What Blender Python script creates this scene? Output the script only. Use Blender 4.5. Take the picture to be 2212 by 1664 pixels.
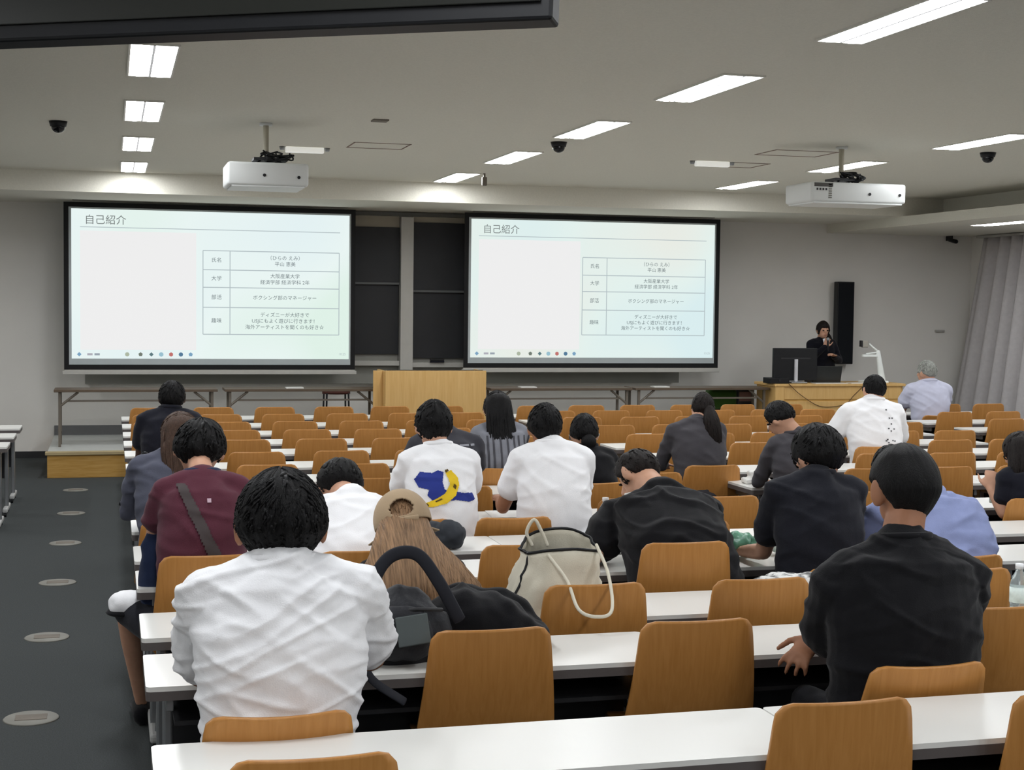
import bpy, bmesh, math, random
from mathutils import Vector, Matrix, noise
from mathutils.bvhtree import BVHTree
random.seed(7)
for o in list(bpy.data.objects): bpy.data.objects.remove(o)
SC = bpy.context.scene
COL = SC.collection
PI = math.pi

# ------------------------------------------------------------- camera
cam_data = bpy.data.cameras.new('camera')
cam_data.sensor_width = 36.0
cam_data.lens = 3236.864 / 2212.0 * 36.0
cam_data.clip_end = 100
cam = bpy.data.objects.new('camera', cam_data)
COL.objects.link(cam)
def cam_axes(yaw, pitch, roll):
    cy, sy, cp, sp = math.cos(yaw), math.sin(yaw), math.cos(pitch), math.sin(pitch)
    fwd = Vector((sy*cp, cy*cp, -sp)); right = Vector((cy, -sy, 0)); up = right.cross(fwd)
    cr, sr = math.cos(roll), math.sin(roll)
    return cr*right + sr*up, -sr*right + cr*up, fwd
r_, u_, f_ = cam_axes(0.2619, 0.0535, 0.0119)
cam.matrix_world = Matrix(((r_.x, u_.x, -f_.x, 0), (r_.y, u_.y, -f_.y, 0), (r_.z, u_.z, -f_.z, 1.9102), (0, 0, 0, 1)))
SC.camera = cam

# ------------------------------------------------------------- world, exposure
SC.view_settings.view_transform = 'Standard'
SC.view_settings.look = 'None'
SC.view_settings.exposure = 0.0
SC.view_settings.gamma = 1.0
SC.view_settings.use_curve_mapping = False
w = bpy.data.worlds.new('world'); SC.world = w; w.use_nodes = True
w.node_tree.nodes['Background'].inputs[0].default_value = (0.5, 0.52, 0.55, 1)
w.node_tree.nodes['Background'].inputs[1].default_value = 0.05
LAMP = 36.0

# ------------------------------------------------------------- materials
def lin(c):
    return tuple(((v/255)/12.92 if v/255 <= .04045 else ((v/255+.055)/1.055)**2.4) for v in c)
MATS = {}
def mat(name, rgb, rough=.6, var=.06, scale=8, metal=0, bump=0, bscale=60, emit=None, stren=0, spec=.4, sheen=0, trans=0, alpha=1, ior=1.45, stretch=(1, 1, 1)):
    m = bpy.data.materials.new(name); m.use_nodes = True; MATS[name] = m
    nt = m.node_tree; b = nt.nodes['Principled BSDF']; c = lin(rgb)
    b.inputs['Roughness'].default_value = rough; b.inputs['Metallic'].default_value = metal
    b.inputs['Specular IOR Level'].default_value = spec; b.inputs['IOR'].default_value = ior
    if sheen: b.inputs['Sheen Weight'].default_value = sheen
    if trans: b.inputs['Transmission Weight'].default_value = trans
    if alpha < 1: b.inputs['Alpha'].default_value = alpha
    tc = nt.nodes.new('ShaderNodeTexCoord'); mp = nt.nodes.new('ShaderNodeMapping'); mp.inputs['Scale'].default_value = stretch
    nt.links.new(tc.outputs['Object'], mp.inputs['Vector'])
    n = nt.nodes.new('ShaderNodeTexNoise'); n.inputs['Scale'].default_value = scale; n.inputs['Detail'].default_value = 4
    nt.links.new(mp.outputs['Vector'], n.inputs['Vector'])
    r = nt.nodes.new('ShaderNodeValToRGB'); e = r.color_ramp.elements
    e[0].position = .3; e[1].position = .7
    e[0].color = tuple(v*(1-var) for v in c)+(1,); e[1].color = tuple(min(1, v*(1+var)) for v in c)+(1,)
    nt.links.new(n.outputs['Fac'], r.inputs['Fac']); nt.links.new(r.outputs['Color'], b.inputs['Base Color'])
    if bump:
        n2 = nt.nodes.new('ShaderNodeTexNoise'); n2.inputs['Scale'].default_value = bscale; n2.inputs['Detail'].default_value = 3
        nt.links.new(mp.outputs['Vector'], n2.inputs['Vector'])
        bp = nt.nodes.new('ShaderNodeBump'); bp.inputs['Strength'].default_value = bump; bp.inputs['Distance'].default_value = .01
        nt.links.new(n2.outputs['Fac'], bp.inputs['Height']); nt.links.new(bp.outputs['Normal'], b.inputs['Normal'])
    if emit:
        b.inputs['Emission Color'].default_value = lin(emit)+(1,); b.inputs['Emission Strength'].default_value = stren
    return m
def wood(name, rgb, rgb2, rough=.4, vert=True, scale=3.0):
    m = mat(name, rgb, rough, 0)
    nt = m.node_tree; b = nt.nodes['Principled BSDF']
    mp = nt.nodes['Mapping']; mp.inputs['Scale'].default_value = (22, 22, 1.6) if vert else (1.6, 22, 22)
    oi = nt.nodes.new('ShaderNodeObjectInfo')
    ad = nt.nodes.new('ShaderNodeVectorMath'); ad.operation = 'ADD'
    mul = nt.nodes.new('ShaderNodeVectorMath'); mul.operation = 'SCALE'; mul.inputs[0].default_value = (17, 11, 7)
    nt.links.new(oi.outputs['Random'], mul.inputs['Scale']); nt.links.new(mp.outputs['Vector'], ad.inputs[0]); nt.links.new(mul.outputs[0], ad.inputs[1])
    n = nt.nodes['Noise Texture']; n.inputs['Scale'].default_value = scale; n.inputs['Detail'].default_value = 6; n.inputs['Distortion'].default_value = .6
    nt.links.new(ad.outputs[0], n.inputs['Vector'])
    e = nt.nodes['Color Ramp'].color_ramp.elements
    e[0].color = lin(rgb)+(1,); e[1].color = lin(rgb2)+(1,); e[0].position = .25; e[1].position = .75
    return m
M_wall = mat('wall_paint', (224, 221, 215), .85, .02, 2, bump=.05, bscale=90)
M_ceil = mat('ceiling_board', (218, 215, 203), .9, .035, 60, bump=.25, bscale=180)
M_floor = mat('carpet', (70, 73, 73), .95, .22, 160, bump=.4, bscale=500, spec=.1)
M_white = mat('white_laminate', (228, 227, 222), .3, .01, 3)
M_edge = mat('table_edge_grey', (92, 86, 84), .45, .05)
M_chrome = mat('silver_metal', (150, 152, 154), .35, .05, metal=.7)
M_dark = mat('dark_steel', (42, 42, 44), .5, .1)
M_black = mat('black_plastic', (16, 17, 20), .45, .1)
M_blackframe = mat('black_cloth_frame', (12, 12, 14), .7, .05)
M_chair = wood('chair_plywood', (174, 119, 58), (190, 134, 72), .38)
M_pod = wood('podium_oak', (206, 164, 100), (218, 180, 118), .5, scale=2)
M_stage = wood('stage_boards', (184, 138, 62), (206, 164, 96), .5, vert=False)
M_stagetop = mat('stage_vinyl', (196, 198, 194), .35, .04)
M_board = mat('blackboard_slate', (36, 37, 40), .55, .1, 3)
M_alu = mat('aluminium_trim', (176, 174, 168), .45, .03)
M_beige = mat('beige_panel', (150, 143, 130), .7, .03)
M_panelshade = mat('grey_panel_and_shade', (140, 139, 132), .7, .03)
M_curtain = mat('grey_curtain', (190, 186, 186), .9, .05, 20, spec=.1)
M_scrgrey = mat('screen_border_grey', (176, 184, 186), .8, .02)
M_lampw = mat('lamp_glow', (255, 255, 252), .5, 0, emit=(248, 251, 255), stren=LAMP)
M_lamphouse = mat('lamp_housing', (225, 223, 216), .5, .01)
M_projw = mat('projector_white', (214, 216, 214), .4, .01)
M_brown = mat('folding_table_top', (92, 78, 64), .5, .06)
M_tleg = mat('folding_table_leg', (112, 104, 94), .5, .05, metal=.3)
M_skin = mat('skin', (196, 150, 124), .55, .05, 30)
M_skin2 = mat('skin_tan', (160, 112, 84), .55, .05, 30)
M_skin3 = mat('skin_dark', (84, 58, 46), .5, .05, 30)
M_lips = mat('lips', (150, 86, 80), .5, .02)
M_eye = mat('eye_dark', (24, 18, 16), .2, .02)
def hairmat(name, rgb, var=.5):
    return mat(name, rgb, .5, var, 5, bump=.5, bscale=14, stretch=(30, 30, 3), spec=.22)
M_hblack = hairmat('hair_black', (11, 10, 11))
M_hdark = hairmat('hair_dark_brown', (26, 20, 18))
M_hbrown = hairmat('hair_brown', (74, 56, 46), .3)
M_hlight = mat('hair_light_brown', (138, 108, 80), .5, .5, 5, bump=.5, bscale=14, stretch=(36, 2.2, 2.2), spec=.22)
M_hgrey = hairmat('hair_grey', (150, 152, 146), .45)
def cloth(name, rgb, var=.05): return mat(name, rgb, .9, var, 14, bump=.15, bscale=240, spec=.15, sheen=.1)
C_white = cloth('white_cotton', (244, 244, 246), .01)
C_black = cloth('black_cotton', (18, 18, 21))
C_navy = cloth('navy_cotton', (26, 27, 36))
C_dnavy = cloth('dark_navy_cotton', (28, 29, 36))
C_maroon = cloth('maroon_pique', (88, 46, 58))
C_greyblue = cloth('grey_blue_knit', (84, 86, 100))
C_char = cloth('charcoal_cotton', (62, 62, 68))
C_slate = cloth('slate_cotton', (66, 64, 68))
C_blue = cloth('pale_blue_cotton', (134, 144, 184))
C_lav = cloth('lavender_cotton', (196, 198, 218), .03)
C_suit = cloth('black_suit', (16, 16, 24))
C_grey = cloth('heather_grey', (128, 130, 138))
C_tan = cloth('tan_canvas', (172, 150, 122))
C_cream = cloth('cream_canvas', (214, 208, 190), .04)
C_jean = cloth('navy_denim', (36, 46, 72))
C_trouser = cloth('dark_trousers', (30, 30, 34))

# ------------------------------------------------------------- mesh helpers
def link(name, bm, m, parent=None, smooth=False, loc=(0, 0, 0)):
    me = bpy.data.meshes.new(name); bm.normal_update(); bm.to_mesh(me); bm.free()
    for k in (m if isinstance(m, (list, tuple)) else [m]): me.materials.append(k)
    if smooth:
        for p in me.polygons: p.use_smooth = True
    o = bpy.data.objects.new(name, me); COL.objects.link(o); o.parent = parent; o.location = loc
    return o
def tag(o, label, cat, group=None, kind=None):
    if label: o['label'] = label
    if cat: o['category'] = cat
    if group: o['group'] = group
    if kind: o['kind'] = kind
    return o
def thing(name, label, cat, loc=(0, 0, 0), rz=0, group=None):
    o = bpy.data.objects.new(name, None); o.empty_display_size = .1; COL.objects.link(o)
    o.location = loc; o.rotation_euler = (0, 0, rz); return tag(o, label, cat, group)
def struct(o, ): o['kind'] = 'structure'; return o
def box(bm, x0, x1, y0, y1, z0, z1, bev=0, seg=2, M=None):
    r = bmesh.ops.create_cube(bm, size=1)
    vs = r['verts']
    for v in vs:
        v.co = Vector(((x0+x1)/2+v.co.x*(x1-x0), (y0+y1)/2+v.co.y*(y1-y0), (z0+z1)/2+v.co.z*(z1-z0)))
    if bev:
        es = list({e for v in vs for e in v.link_edges})
        rr = bmesh.ops.bevel(bm, geom=es, offset=bev, segments=seg, affect='EDGES', profile=.5)
        vs = list(set(rr['verts']) | {v for v in vs if v.is_valid})
    if M is not None:
        for v in vs: v.co = M @ v.co
    return vs
def B(x0, x1, y0, y1, z0, z1, bev=0, M=None):
    bm = bmesh.new(); box(bm, x0, x1, y0, y1, z0, z1, bev, M=M); return bm
def frames(pts):
    n = len(pts); T = []
    for i in range(n):
        a = pts[max(0, i-1)]; b = pts[min(n-1, i+1)]; t = (b-a)
        T.append(t.normalized() if t.length > 1e-9 else Vector((0, 0, 1)))
    return T
def tube(bm, pts, rad, n=12, up=(0, 0, 1), caps='round', fn=None):
    """rings along pts; rad entries r or (a,b); a along side axis, b along the other"""
    pts = [Vector(p) for p in pts]; rad = [(r, r) if not isinstance(r, (tuple, list)) else r for r in rad]
    T = frames(pts); up = Vector(up); prev = None; rings = []
    P2, R2, T2 = [], [], []
    if caps == 'round':
        a, b = rad[0]; m = min(a, b)
        for k in (0.12, .5, .87):
            P2.append(pts[0]-T[0]*m*math.cos(math.asin(k))*.9); R2.append((a*k, b*k)); T2.append(T[0])
    for p, r, t in zip(pts, rad, T): P2.append(p); R2.append(r); T2.append(t)
    if caps == 'round':
        a, b = rad[-1]; m = min(a, b)
        for k in (.87, .5, .12):
            P2.append(pts[-1]+T[-1]*m*math.cos(math.asin(k))*.9); R2.append((a*k, b*k)); T2.append(T[-1])
    for i, (p, (a, b), t) in enumerate(zip(P2, R2, T2)):
        if prev is None:
            s = up.cross(t)
            if s.length < 1e-4: s = Vector((1, 0, 0)).cross(t)
            s.normalize()
        else:
            s = prev - t*prev.dot(t); s.normalize()
        prev = s; q = t.cross(s)
        ring = []
        for k in range(n):
            A = 2*PI*k/n; f = fn(i/(len(P2)-1), A) if fn else 1
            ring.append(bm.verts.new(p + s*a*math.cos(A)*f + q*b*math.sin(A)*f))
        rings.append(ring)
    for i in range(len(rings)-1):
        for k in range(n):
            bm.faces.new((rings[i][k], rings[i][(k+1) % n], rings[i+1][(k+1) % n], rings[i+1][k]))
    if caps:
        bm.faces.new(rings[0][::-1]); bm.faces.new(rings[-1])
    return rings
def ell(bm, c, r, R=None, u=16, v=12):
    rr = bmesh.ops.create_uvsphere(bm, u_segments=u, v_segments=v, radius=1)
    M = Matrix.Translation(c) @ (R.to_4x4() if R else Matrix()) @ Matrix.Diagonal((r[0], r[1], r[2], 1))
    for x in rr['verts']: x.co = M @ x.co
    return rr['verts']
def curve_pts(ctrl, n=8):
    """Catmull-Rom through control points"""
    c = [Vector(p) for p in ctrl]; c = [2*c[0]-c[1]]+c+[2*c[-1]-c[-2]]; out = []
    for i in range(1, len(c)-2):
        for k in range(n):
            t = k/n; p0, p1, p2, p3 = c[i-1:i+3]
            out.append(.5*((2*p1)+(p2-p0)*t+(2*p0-5*p1+4*p2-p3)*t*t+(3*p1-p0-3*p2+p3)*t**3))
    out.append(c[-2]); return out
def remesh(bm, name, m, voxel, parent, smooth=2, fn=None):
    """union of overlapping closed shapes -> one continuous skin"""
    me = bpy.data.meshes.new(name+'_src'); bm.to_mesh(me); bm.free()
    o = bpy.data.objects.new(name+'_src', me); COL.objects.link(o)
    md = o.modifiers.new('r', 'REMESH'); md.mode = 'VOXEL'; md.voxel_size = voxel; md.adaptivity = 0
    if smooth:
        s = o.modifiers.new('s', 'SMOOTH'); s.factor = .5; s.iterations = smooth
    dg = bpy.context.evaluated_depsgraph_get(); dg.update()
    nm = bpy.data.meshes.new_from_object(o.evaluated_get(dg))
    bpy.data.objects.remove(o); bpy.data.meshes.remove(me)
    nm.name = name; nm.materials.clear()
    for k in (m if isinstance(m, (list, tuple)) else [m]): nm.materials.append(k)
    if fn:
        nor = [v.normal.copy() for v in nm.vertices]
        for v, nn in zip(nm.vertices, nor): v.co = fn(v.co, nn)
    for p in nm.polygons: p.use_smooth = True
    nm.update()
    r = bpy.data.objects.new(name, nm); COL.objects.link(r); r.parent = parent
    return r
def copy_tree(o, parent=None):
    c = o.copy(); COL.objects.link(c); c.parent = parent
    for ch in [x for x in CH.get(o.name, [])]: copy_tree(ch, c)
    return c
CH = {}
def reg(root):
    for o in [root]+list(root.children_recursive): CH[o.name] = list(o.children)
    return root
ORD = ['front', 'second', 'third', 'fourth', 'fifth', 'sixth', 'seventh', 'eighth', 'ninth', 'tenth', 'eleventh', 'twelfth', 'thirteenth', 'fourteenth']
# ------------------------------------------------------------- room shell
WX0, WX1, WY0, WY1, HC = -5.2, 11.75, -9.0, 18.85, 3.288
ZS, ZC, YS, XS = 3.065, 2.945, 16.78, 9.5     # soffit heights, front soffit face, side soffit face
struct(link('floor', B(WX0-.1, WX1+.1, WY0-.1, WY1+.1, -.1, 0), M_floor))
bm = bmesh.new(); box(bm, WX0-.1, XS, WY0-.1, YS, HC, HC+.1); struct(link('ceiling', bm, M_ceil))
struct(link('trim_1', B(WX0-.1, XS+.6, YS, WY1+.1, ZS, HC+.1), M_ceil))                 # front soffit
bm = bmesh.new(); box(bm, XS, WX1+.1, WY0-.1, WY1, ZC, ZS); box(bm, XS+.55, WX1+.1, WY0-.1, YS, ZS, HC+.1); box(bm, XS, XS+.55, WY0-.1, YS, HC, HC+.1)
struct(link('trim_2', bm, M_ceil))                                                      # side soffit with the recess above
struct(link('wall_front', B(WX0-.1, WX1+.1, WY1, WY1+.12, 0, HC), M_wall))
struct(link('wall_back', B(WX0-.1, WX1+.1, WY0-.1, WY0, 0, HC+.1), M_wall))
struct(link('wall_left', B(WX0-.1, WX0, WY0, WY1, 0, HC), M_wall))
struct(link('wall_right', B(WX1, WX1+.1, WY0, WY1, 0, HC), M_wall))
bm = bmesh.new(); box(bm, WX0, -.65, WY1-.012, WY1, 0, .08); struct(link('baseboard_front', bm, M_dark))
# floor outlet covers along the aisle
for k in range(6):
    bm = bmesh.new(); c = (-.355+.002*k, 7.07+1.7*k)
    bmesh.ops.create_cone(bm, cap_ends=True, segments=40, radius1=.125, radius2=.118, depth=.006, matrix=Matrix.Translation((0, 0, .003)))
    r = thing('floor_outlet_cover', ['round floor cover in the aisle, nearest the camera', 'round floor cover in the aisle, second nearest the camera', 'round floor cover in the aisle, third from the camera', 'round floor cover in the aisle, fourth from the camera', 'round floor cover in the aisle, second from the stage', 'round floor cover in the aisle, closest to the stage'][k], 'floor cover', (c[0], c[1], 0), 0, 'round floor covers down the aisle')
    link('rim', bm, mat('cover_rim%d' % k, (126, 124, 116), .6, .1), r, True)
    link('lid', B(-.07, .07, -.045, .045, .004, .009, .002), mat('cover_lid%d' % k, (112, 104, 94), .7, .15), r)
# ------------------------------------------------------------- stage
r = thing('stage', 'low wooden stage with oak riser and grey vinyl top along the front wall', 'stage', (0, 0, 0))
link('riser', B(-.66, 9.9, 16.66, 16.7, 0, .27, .004), M_stage, r)
link('deck', B(-.66, 9.9, 16.68, 18.8, .255, .275), M_stagetop, r)
link('nosing', B(-.68, 9.92, 16.64, 16.74, .245, .283, .006), mat('nosing', (176, 158, 120), .5), r)
link('side_panel', B(-.66, -.64, 16.7, 18.84, 0, .255), M_stage, r)
link('rear_skirting', B(-.66, 9.9, 18.80, 18.84, .27, .39), mat('skirting', (98, 98, 98), .6), r)
# ------------------------------------------------------------- ceiling lights
def troffer(x, y, z, label, group):
    r = thing('ceiling_light', label, 'light', (x, y, z), 0, group)
    bm = bmesh.new(); w_, l_ = .248, 1.156
    for a in ((-.012, 0, 0, l_), (w_, w_+.012, 0, l_), (-.012, w_+.012, -.012, 0), (-.012, w_+.012, l_, l_+.012)): box(bm, a[0], a[1], a[2], a[3], -.012, .0)
    link('frame', bm, M_lamphouse, r)
    for s in (0, 1):
        bm = bmesh.new(); x0 = .004+s*.125; n = 8; vs = []
        for i in range(n+1):
            u = i/n; zz = -.006-.008*math.sin(PI*u)
            vs.append([bm.verts.new((x0+.115*u, yy, zz)) for yy in (.004, l_-.004)])
        for i in range(n): bm.faces.new((vs[i][0], vs[i][1], vs[i+1][1], vs[i+1][0]))
        link('diffuser', bm, M_lampw, r, True)
    link('divider', B(.117, .131, 0, l_, -.014, -.001), mat_div, r)
mat_div = mat('lamp_divider', (150, 150, 150), .5, emit=(200, 202, 205), stren=.5)
Lord = ['nearest the front wall', 'second from the front wall', 'third from the front wall', 'fourth from the front wall', 'fifth from the front wall', 'sixth from the front wall', 'seventh from the front wall', 'eighth from the front wall', 'ninth from front, added behind the camera', 'tenth from front, added behind the camera']  # last ones are unseen panels added behind the camera to light seat backs
for cn, x, y0, n in (('left', .108, 15.444, 10), ('middle', 3.5, 15.391, 10), ('right', 6.75, 15.05, 10), ('far left', -3.3, 15.4, 10)):
    for k in range(n):
        troffer(x, y0-2.364*k, HC, f'lit fluorescent ceiling panel in the {cn} row, {Lord[k]}', 'recessed fluorescent ceiling lights')
for k in range(9): troffer(10.05, 15.0-2.364*k, ZC, f'lit fluorescent panel under the lower side ceiling, {Lord[k]}', 'recessed fluorescent ceiling lights')
# ------------------------------------------------------------- ceiling fittings
for x, y, lb in ((-.39, 12.21, 'black dome camera on the ceiling left of the left row of lights'), (3.66, 12.22, 'black dome camera on the ceiling beside the middle row of lights'), (7.41, 11.67, 'black dome camera on the ceiling at the far right')):
    r = thing('dome_camera', lb, 'camera', (x, y, HC))
    bm = bmesh.new(); bmesh.ops.create_cone(bm, cap_ends=True, segments=24, radius1=.06, radius2=.07, depth=.04, matrix=Matrix.Translation((0, 0, -.02))); link('base', bm, M_black, r, True)
    bm = bmesh.new(); ell(bm, (0, 0, -.045), (.052, .052, .045)); link('dome', bm, mat('dome_glass', (8, 8, 10), .1, 0), r, True)
for x, y, lb in ((1.45, 13.45, 'slim white emergency lamp on the ceiling beside the left projector'), (5.28, 13.3, 'slim white emergency lamp on the ceiling left of the right projector')):
    r = thing('emergency_lamp', lb, 'light', (x, y, HC))
    bm = bmesh.new(); box(bm, .05, .39, -.03, .03, -.05, 0, .008); link('housing', bm, mat('emergency_white_glow', (250, 250, 248), .5, 0, emit=(230, 230, 224), stren=.45) if 'emergency_white_glow' not in MATS else MATS['emergency_white_glow'], r)  # housing of an unlit lamp, a slight glow added to whiten it
    for s in (.02, .42):
        bm = bmesh.new(); bmesh.ops.create_cone(bm, cap_ends=True, segments=16, radius1=.02, radius2=.026, depth=.03, matrix=Matrix.Translation((s, 0, -.015))); link('spot', bm, M_chrome, r, True)
for x0, x1, y, lb in ((2.02, 2.52, 12.85, 'thin outline of an access panel in the ceiling right of the left projector'), (5.6, 6.2, 12.1, 'thin outline of an access panel in the ceiling before the right projector'), (5.72, 6.1, 13.3, 'thin outline of an access panel beside the right emergency lamp')):
    bm = bmesh.new()
    for a in ((x0, x1, y, y+.012), (x0, x1, y+.45, y+.462), (x0, x0+.012, y, y+.46), (x1-.012, x1, y, y+.46)): box(bm, a[0], a[1], a[2], a[3], HC-.004, HC)
    tag(link('access_panel', bm, mat('hatch_line', (140, 120, 108), .8)), lb, 'ceiling panel')
tag(link('ceiling_vent', B(1.9, 2.02, 11.18, 11.3, HC-.012, HC, .003), mat('vent_grey', (120, 114, 104), .8)), 'small grey slot vent in the ceiling ahead of the left projector', 'vent')
r = thing('hanging_bracket', 'small dark bracket hanging from the ceiling beside the far middle light', 'bracket', (3.8, 15.4, HC))
link('rod', B(-.01, .01, -.01, .01, -.05, 0), M_tleg, r); link('plate', B(-.025, .025, -.02, .02, -.13, -.04, .004), M_tleg, r)
r = thing('wall_camera', 'small black camera fixed at the top of the front wall near the curtain', 'camera', (11.35, 18.7, 2.89))
bm = bmesh.new(); tube(bm, [(0, -.1, -.03), (0, .06, 0)], [.03, .03]); link('body', bm, M_black, r, True); link('bracket', B(-.01, .01, 0, .15, -.01, .055), M_dark, r)
tag(link('wall_sensor', B(11.2, 11.34, 18.81, 18.85, 1.6, 1.63, .004), M_alu), 'thin pale sensor bar on the front wall beside the curtain', 'sensor')
# ------------------------------------------------------------- projectors
def projector(x0, x1, y, z0, z1, polex, label, detail):
    r = thing('projector', label, 'projector', ((x0+x1)/2, y, HC)); w_ = (x1-x0)/2; a = z0-HC; b = z1-HC; px = polex-(x0+x1)/2
    link('body', B(-w_, w_, -.25, .25, a, b, .02), M_projw, r, True)
    link('base_lip', B(-w_+.03, w_-.03, -.24, .24, a-.012, a+.002, .004), M_projw, r)
    bm = bmesh.new(); tube(bm, [(px, 0, -.001), (px, 0, b+.09)], [.022, .022]); link('pole', bm, mat('pole_beige', (170, 164, 146), .5), r, True)
    bm = bmesh.new(); bmesh.ops.create_cone(bm, cap_ends=True, segments=24, radius1=.05, radius2=.05, depth=.02, matrix=Matrix.Translation((px, 0, -.01))); link('ceiling_flange', bm, M_projw, r, True)
    link('mount_plate', B(px-.1, px+.16, -.1, .1, b+.03, b+.05), M_dark, r)
    bm = bmesh.new()
    for dx, dy in ((-.08, -.08), (.14, -.08), (-.08, .08), (.14, .08)): tube(bm, [(px+dx*.5, dy*.6, b+.04), (px+dx, dy, b-.002)], [.008, .008], 8)
    link('mount_arms', bm, M_dark, r)
    bm = bmesh.new(); random.seed(int(x0*10))
    for k in range(6):
        p = [(px+random.uniform(-.06, .2), -.12+random.uniform(-.03, .1), b+random.uniform(.02, .1)) for _ in range(4)]
        tube(bm, curve_pts([(px, -.02, b+.1)]+p, 5), [.007]*21, 6)
    link('cables', bm, M_black, r, True)
    for q in ((-.1+.07, -.01), (.23, -.02)) if not detail else ((.1, -.01), (w_-.06, -.01)):
        bm = bmesh.new(); bmesh.ops.create_cone(bm, cap_ends=True, segments=16, radius1=.012, radius2=.012, depth=.008, matrix=Matrix.Translation((q[0], -.252, (a+b)/2+q[1])) @ Matrix.Rotation(PI/2, 4, 'X')); link('infrared_window', bm, M_black, r)
    if detail:
        bm = bmesh.new()
        for k in range(7): box(bm, -w_+.16, -w_+.19, -.253, -.25, a+.03+.018*k, a+.04+.018*k)
        link('vent_slots', bm, mat('vent_slot', (120, 118, 110), .7), r)
        link('input_panel', B(-w_+.03, -w_+.2, -.253, -.249, b-.04, b-.008), mat('panel_dark', (82, 80, 76), .6), r)
        bm = bmesh.new()
        for k in range(4): box(bm, -w_+.05+.03*k*.9, -w_+.065+.03*k*.9, -.253, -.25, b-.07, b-.052)
        link('socket_row', bm, M_dark, r)
    bm = bmesh.new(); tube(bm, [(0, .25, (a+b)/2), (0, .29, (a+b)/2)], [.05, .045], 24); link('lens', bm, M_black, r, True)
projector(.85, 1.46, 11.75, 2.79, 2.965, 1.16, 'white projector hung over the left block, facing the left screen', False)
projector(5.62, 6.5, 11.7, 2.80, 2.965, 6.02, 'white projector hung over the right block, showing its socket panel', True)
# ------------------------------------------------------------- hanging display, top left
TR, TL = Vector((.73, 2.49, 2.40)), Vector((-.2, 3.04, 2.40)); dv = (TL-TR).normalized()
rz = math.atan2(-dv.y, -dv.x)
r = thing('hanging_display', 'big black flat display hanging from the ceiling, seen from behind at top left', 'monitor', (TR.x, TR.y, HC), rz)
tl = Matrix.Translation((0, 0, 2.40-HC)) @ Matrix.Rotation(-.12, 4, 'X')
link('casing', B(-1.46, 0, .0, .055, 0, .83, .006, M=tl), M_black, r)
link('screen_panel', B(-1.44, -.02, -.006, .001, .03, .81, .002, M=tl), mat('screen_glass', (30, 31, 28), .28, 0, spec=.5), r)
bm = bmesh.new(); tube(bm, [(-.73, .1, -.001), (-.73, .1, -.2)], [.035, .035]); link('ceiling_pole', bm, M_black, r, True)
link('mount_bracket', B(-.85, -.61, .05, .13, -.6, -.15, .004), M_black, r)
# ------------------------------------------------------------- blackboard units on the front wall
def board_unit(x0, x1, zb, zt, mid, label, tray):
    r = thing('blackboard', label, 'blackboard', ((x0+x1)/2, 18.6, zb)); h = (x1-x0)/2
    link('upper_panel', B(-h, h, -.02, .01, mid-zb+.012, zt-zb, .003), M_board, r)
    link('lower_panel', B(-h, h, .02, .05, 0, mid-zb-.012, .003), M_board, r)
    link('middle_rail', B(-h, h, -.03, .05, mid-zb-.015, mid-zb+.012), mat('rail_dark', (88, 90, 90), .5), r)
    link('chalk_tray', B(-h, h, -.06, .08, tray-zb-.06, tray-zb), M_alu, r)
    link('header', B(-h, h, .0, .06, zt-zb, 3.0-zb), M_beige, r)
    link('backing', B(-h, h, .06, .24, .9-zb, 3.0-zb), M_panelshade, r)  # panel behind the boards; its grey lower strip stands in for shade under the screens
board_unit(-.3, 3.5, 1.27, 2.86, 2.16, 'dark sliding blackboard behind the left screen, left of the pale post', 1.19)
board_unit(3.67, 7.3, 1.22, 2.93, 2.07, 'dark sliding blackboard behind the right screen, right of the pale post', 1.17)
tag(link('board_post', B(3.505, 3.665, 18.5, 18.8, .28, 2.99, .005), M_alu), 'pale grey upright post between the two blackboards', 'post')
r = thing('chalk_eraser', 'dark blue chalk eraser lying in the tray below the right blackboard', 'eraser', (3.98, 18.52, 1.171)); link('felt', B(-.09, .09, -.02, .02, 0, .02), C_dnavy, r); link('handle', B(-.09, .09, -.02, .02, .02, .045, .004), M_black, r)
# ------------------------------------------------------------- projection screens
M_slide = {}
def emis(name, rgb, s=1.0):
    m = bpy.data.materials.new(name); m.use_nodes = True; b = m.node_tree.nodes['Principled BSDF']
    b.inputs['Base Color'].default_value = (.02, .02, .02, 1); b.inputs['Roughness'].default_value = .9; b.inputs['Specular IOR Level'].default_value = 0
    b.inputs['Emission Color'].default_value = lin(rgb)+(1,); b.inputs['Emission Strength'].default_value = s
    return m
def slide_mat(name, cl, cr, ct):
    m = emis(name, (228, 240, 238)); nt = m.node_tree; b = nt.nodes['Principled BSDF']
    tc = nt.nodes.new('ShaderNodeTexCoord'); n = nt.nodes.new('ShaderNodeTexNoise'); n.inputs['Scale'].default_value = .45; n.inputs['Detail'].default_value = 1
    nt.links.new(tc.outputs['Object'], n.inputs['Vector']); r = nt.nodes.new('ShaderNodeValToRGB'); e = r.color_ramp.elements
    e[0].color = lin(cl)+(1,); e[1].color = lin(cr)+(1,); e[0].position = .35; e[1].position = .65; e.new(.5).color = lin(ct)+(1,)
    nt.links.new(n.outputs['Fac'], r.inputs['Fac']); nt.links.new(r.outputs['Color'], b.inputs['Emission Color'])
    return m
E_grey = emis('slide_ink', (96, 108, 114)); E_line = emis('slide_rule', (176, 188, 192)); E_pic = emis('slide_picture_grey', (237, 237, 237)); E_title = emis('slide_title_ink', (112, 118, 118))
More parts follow.
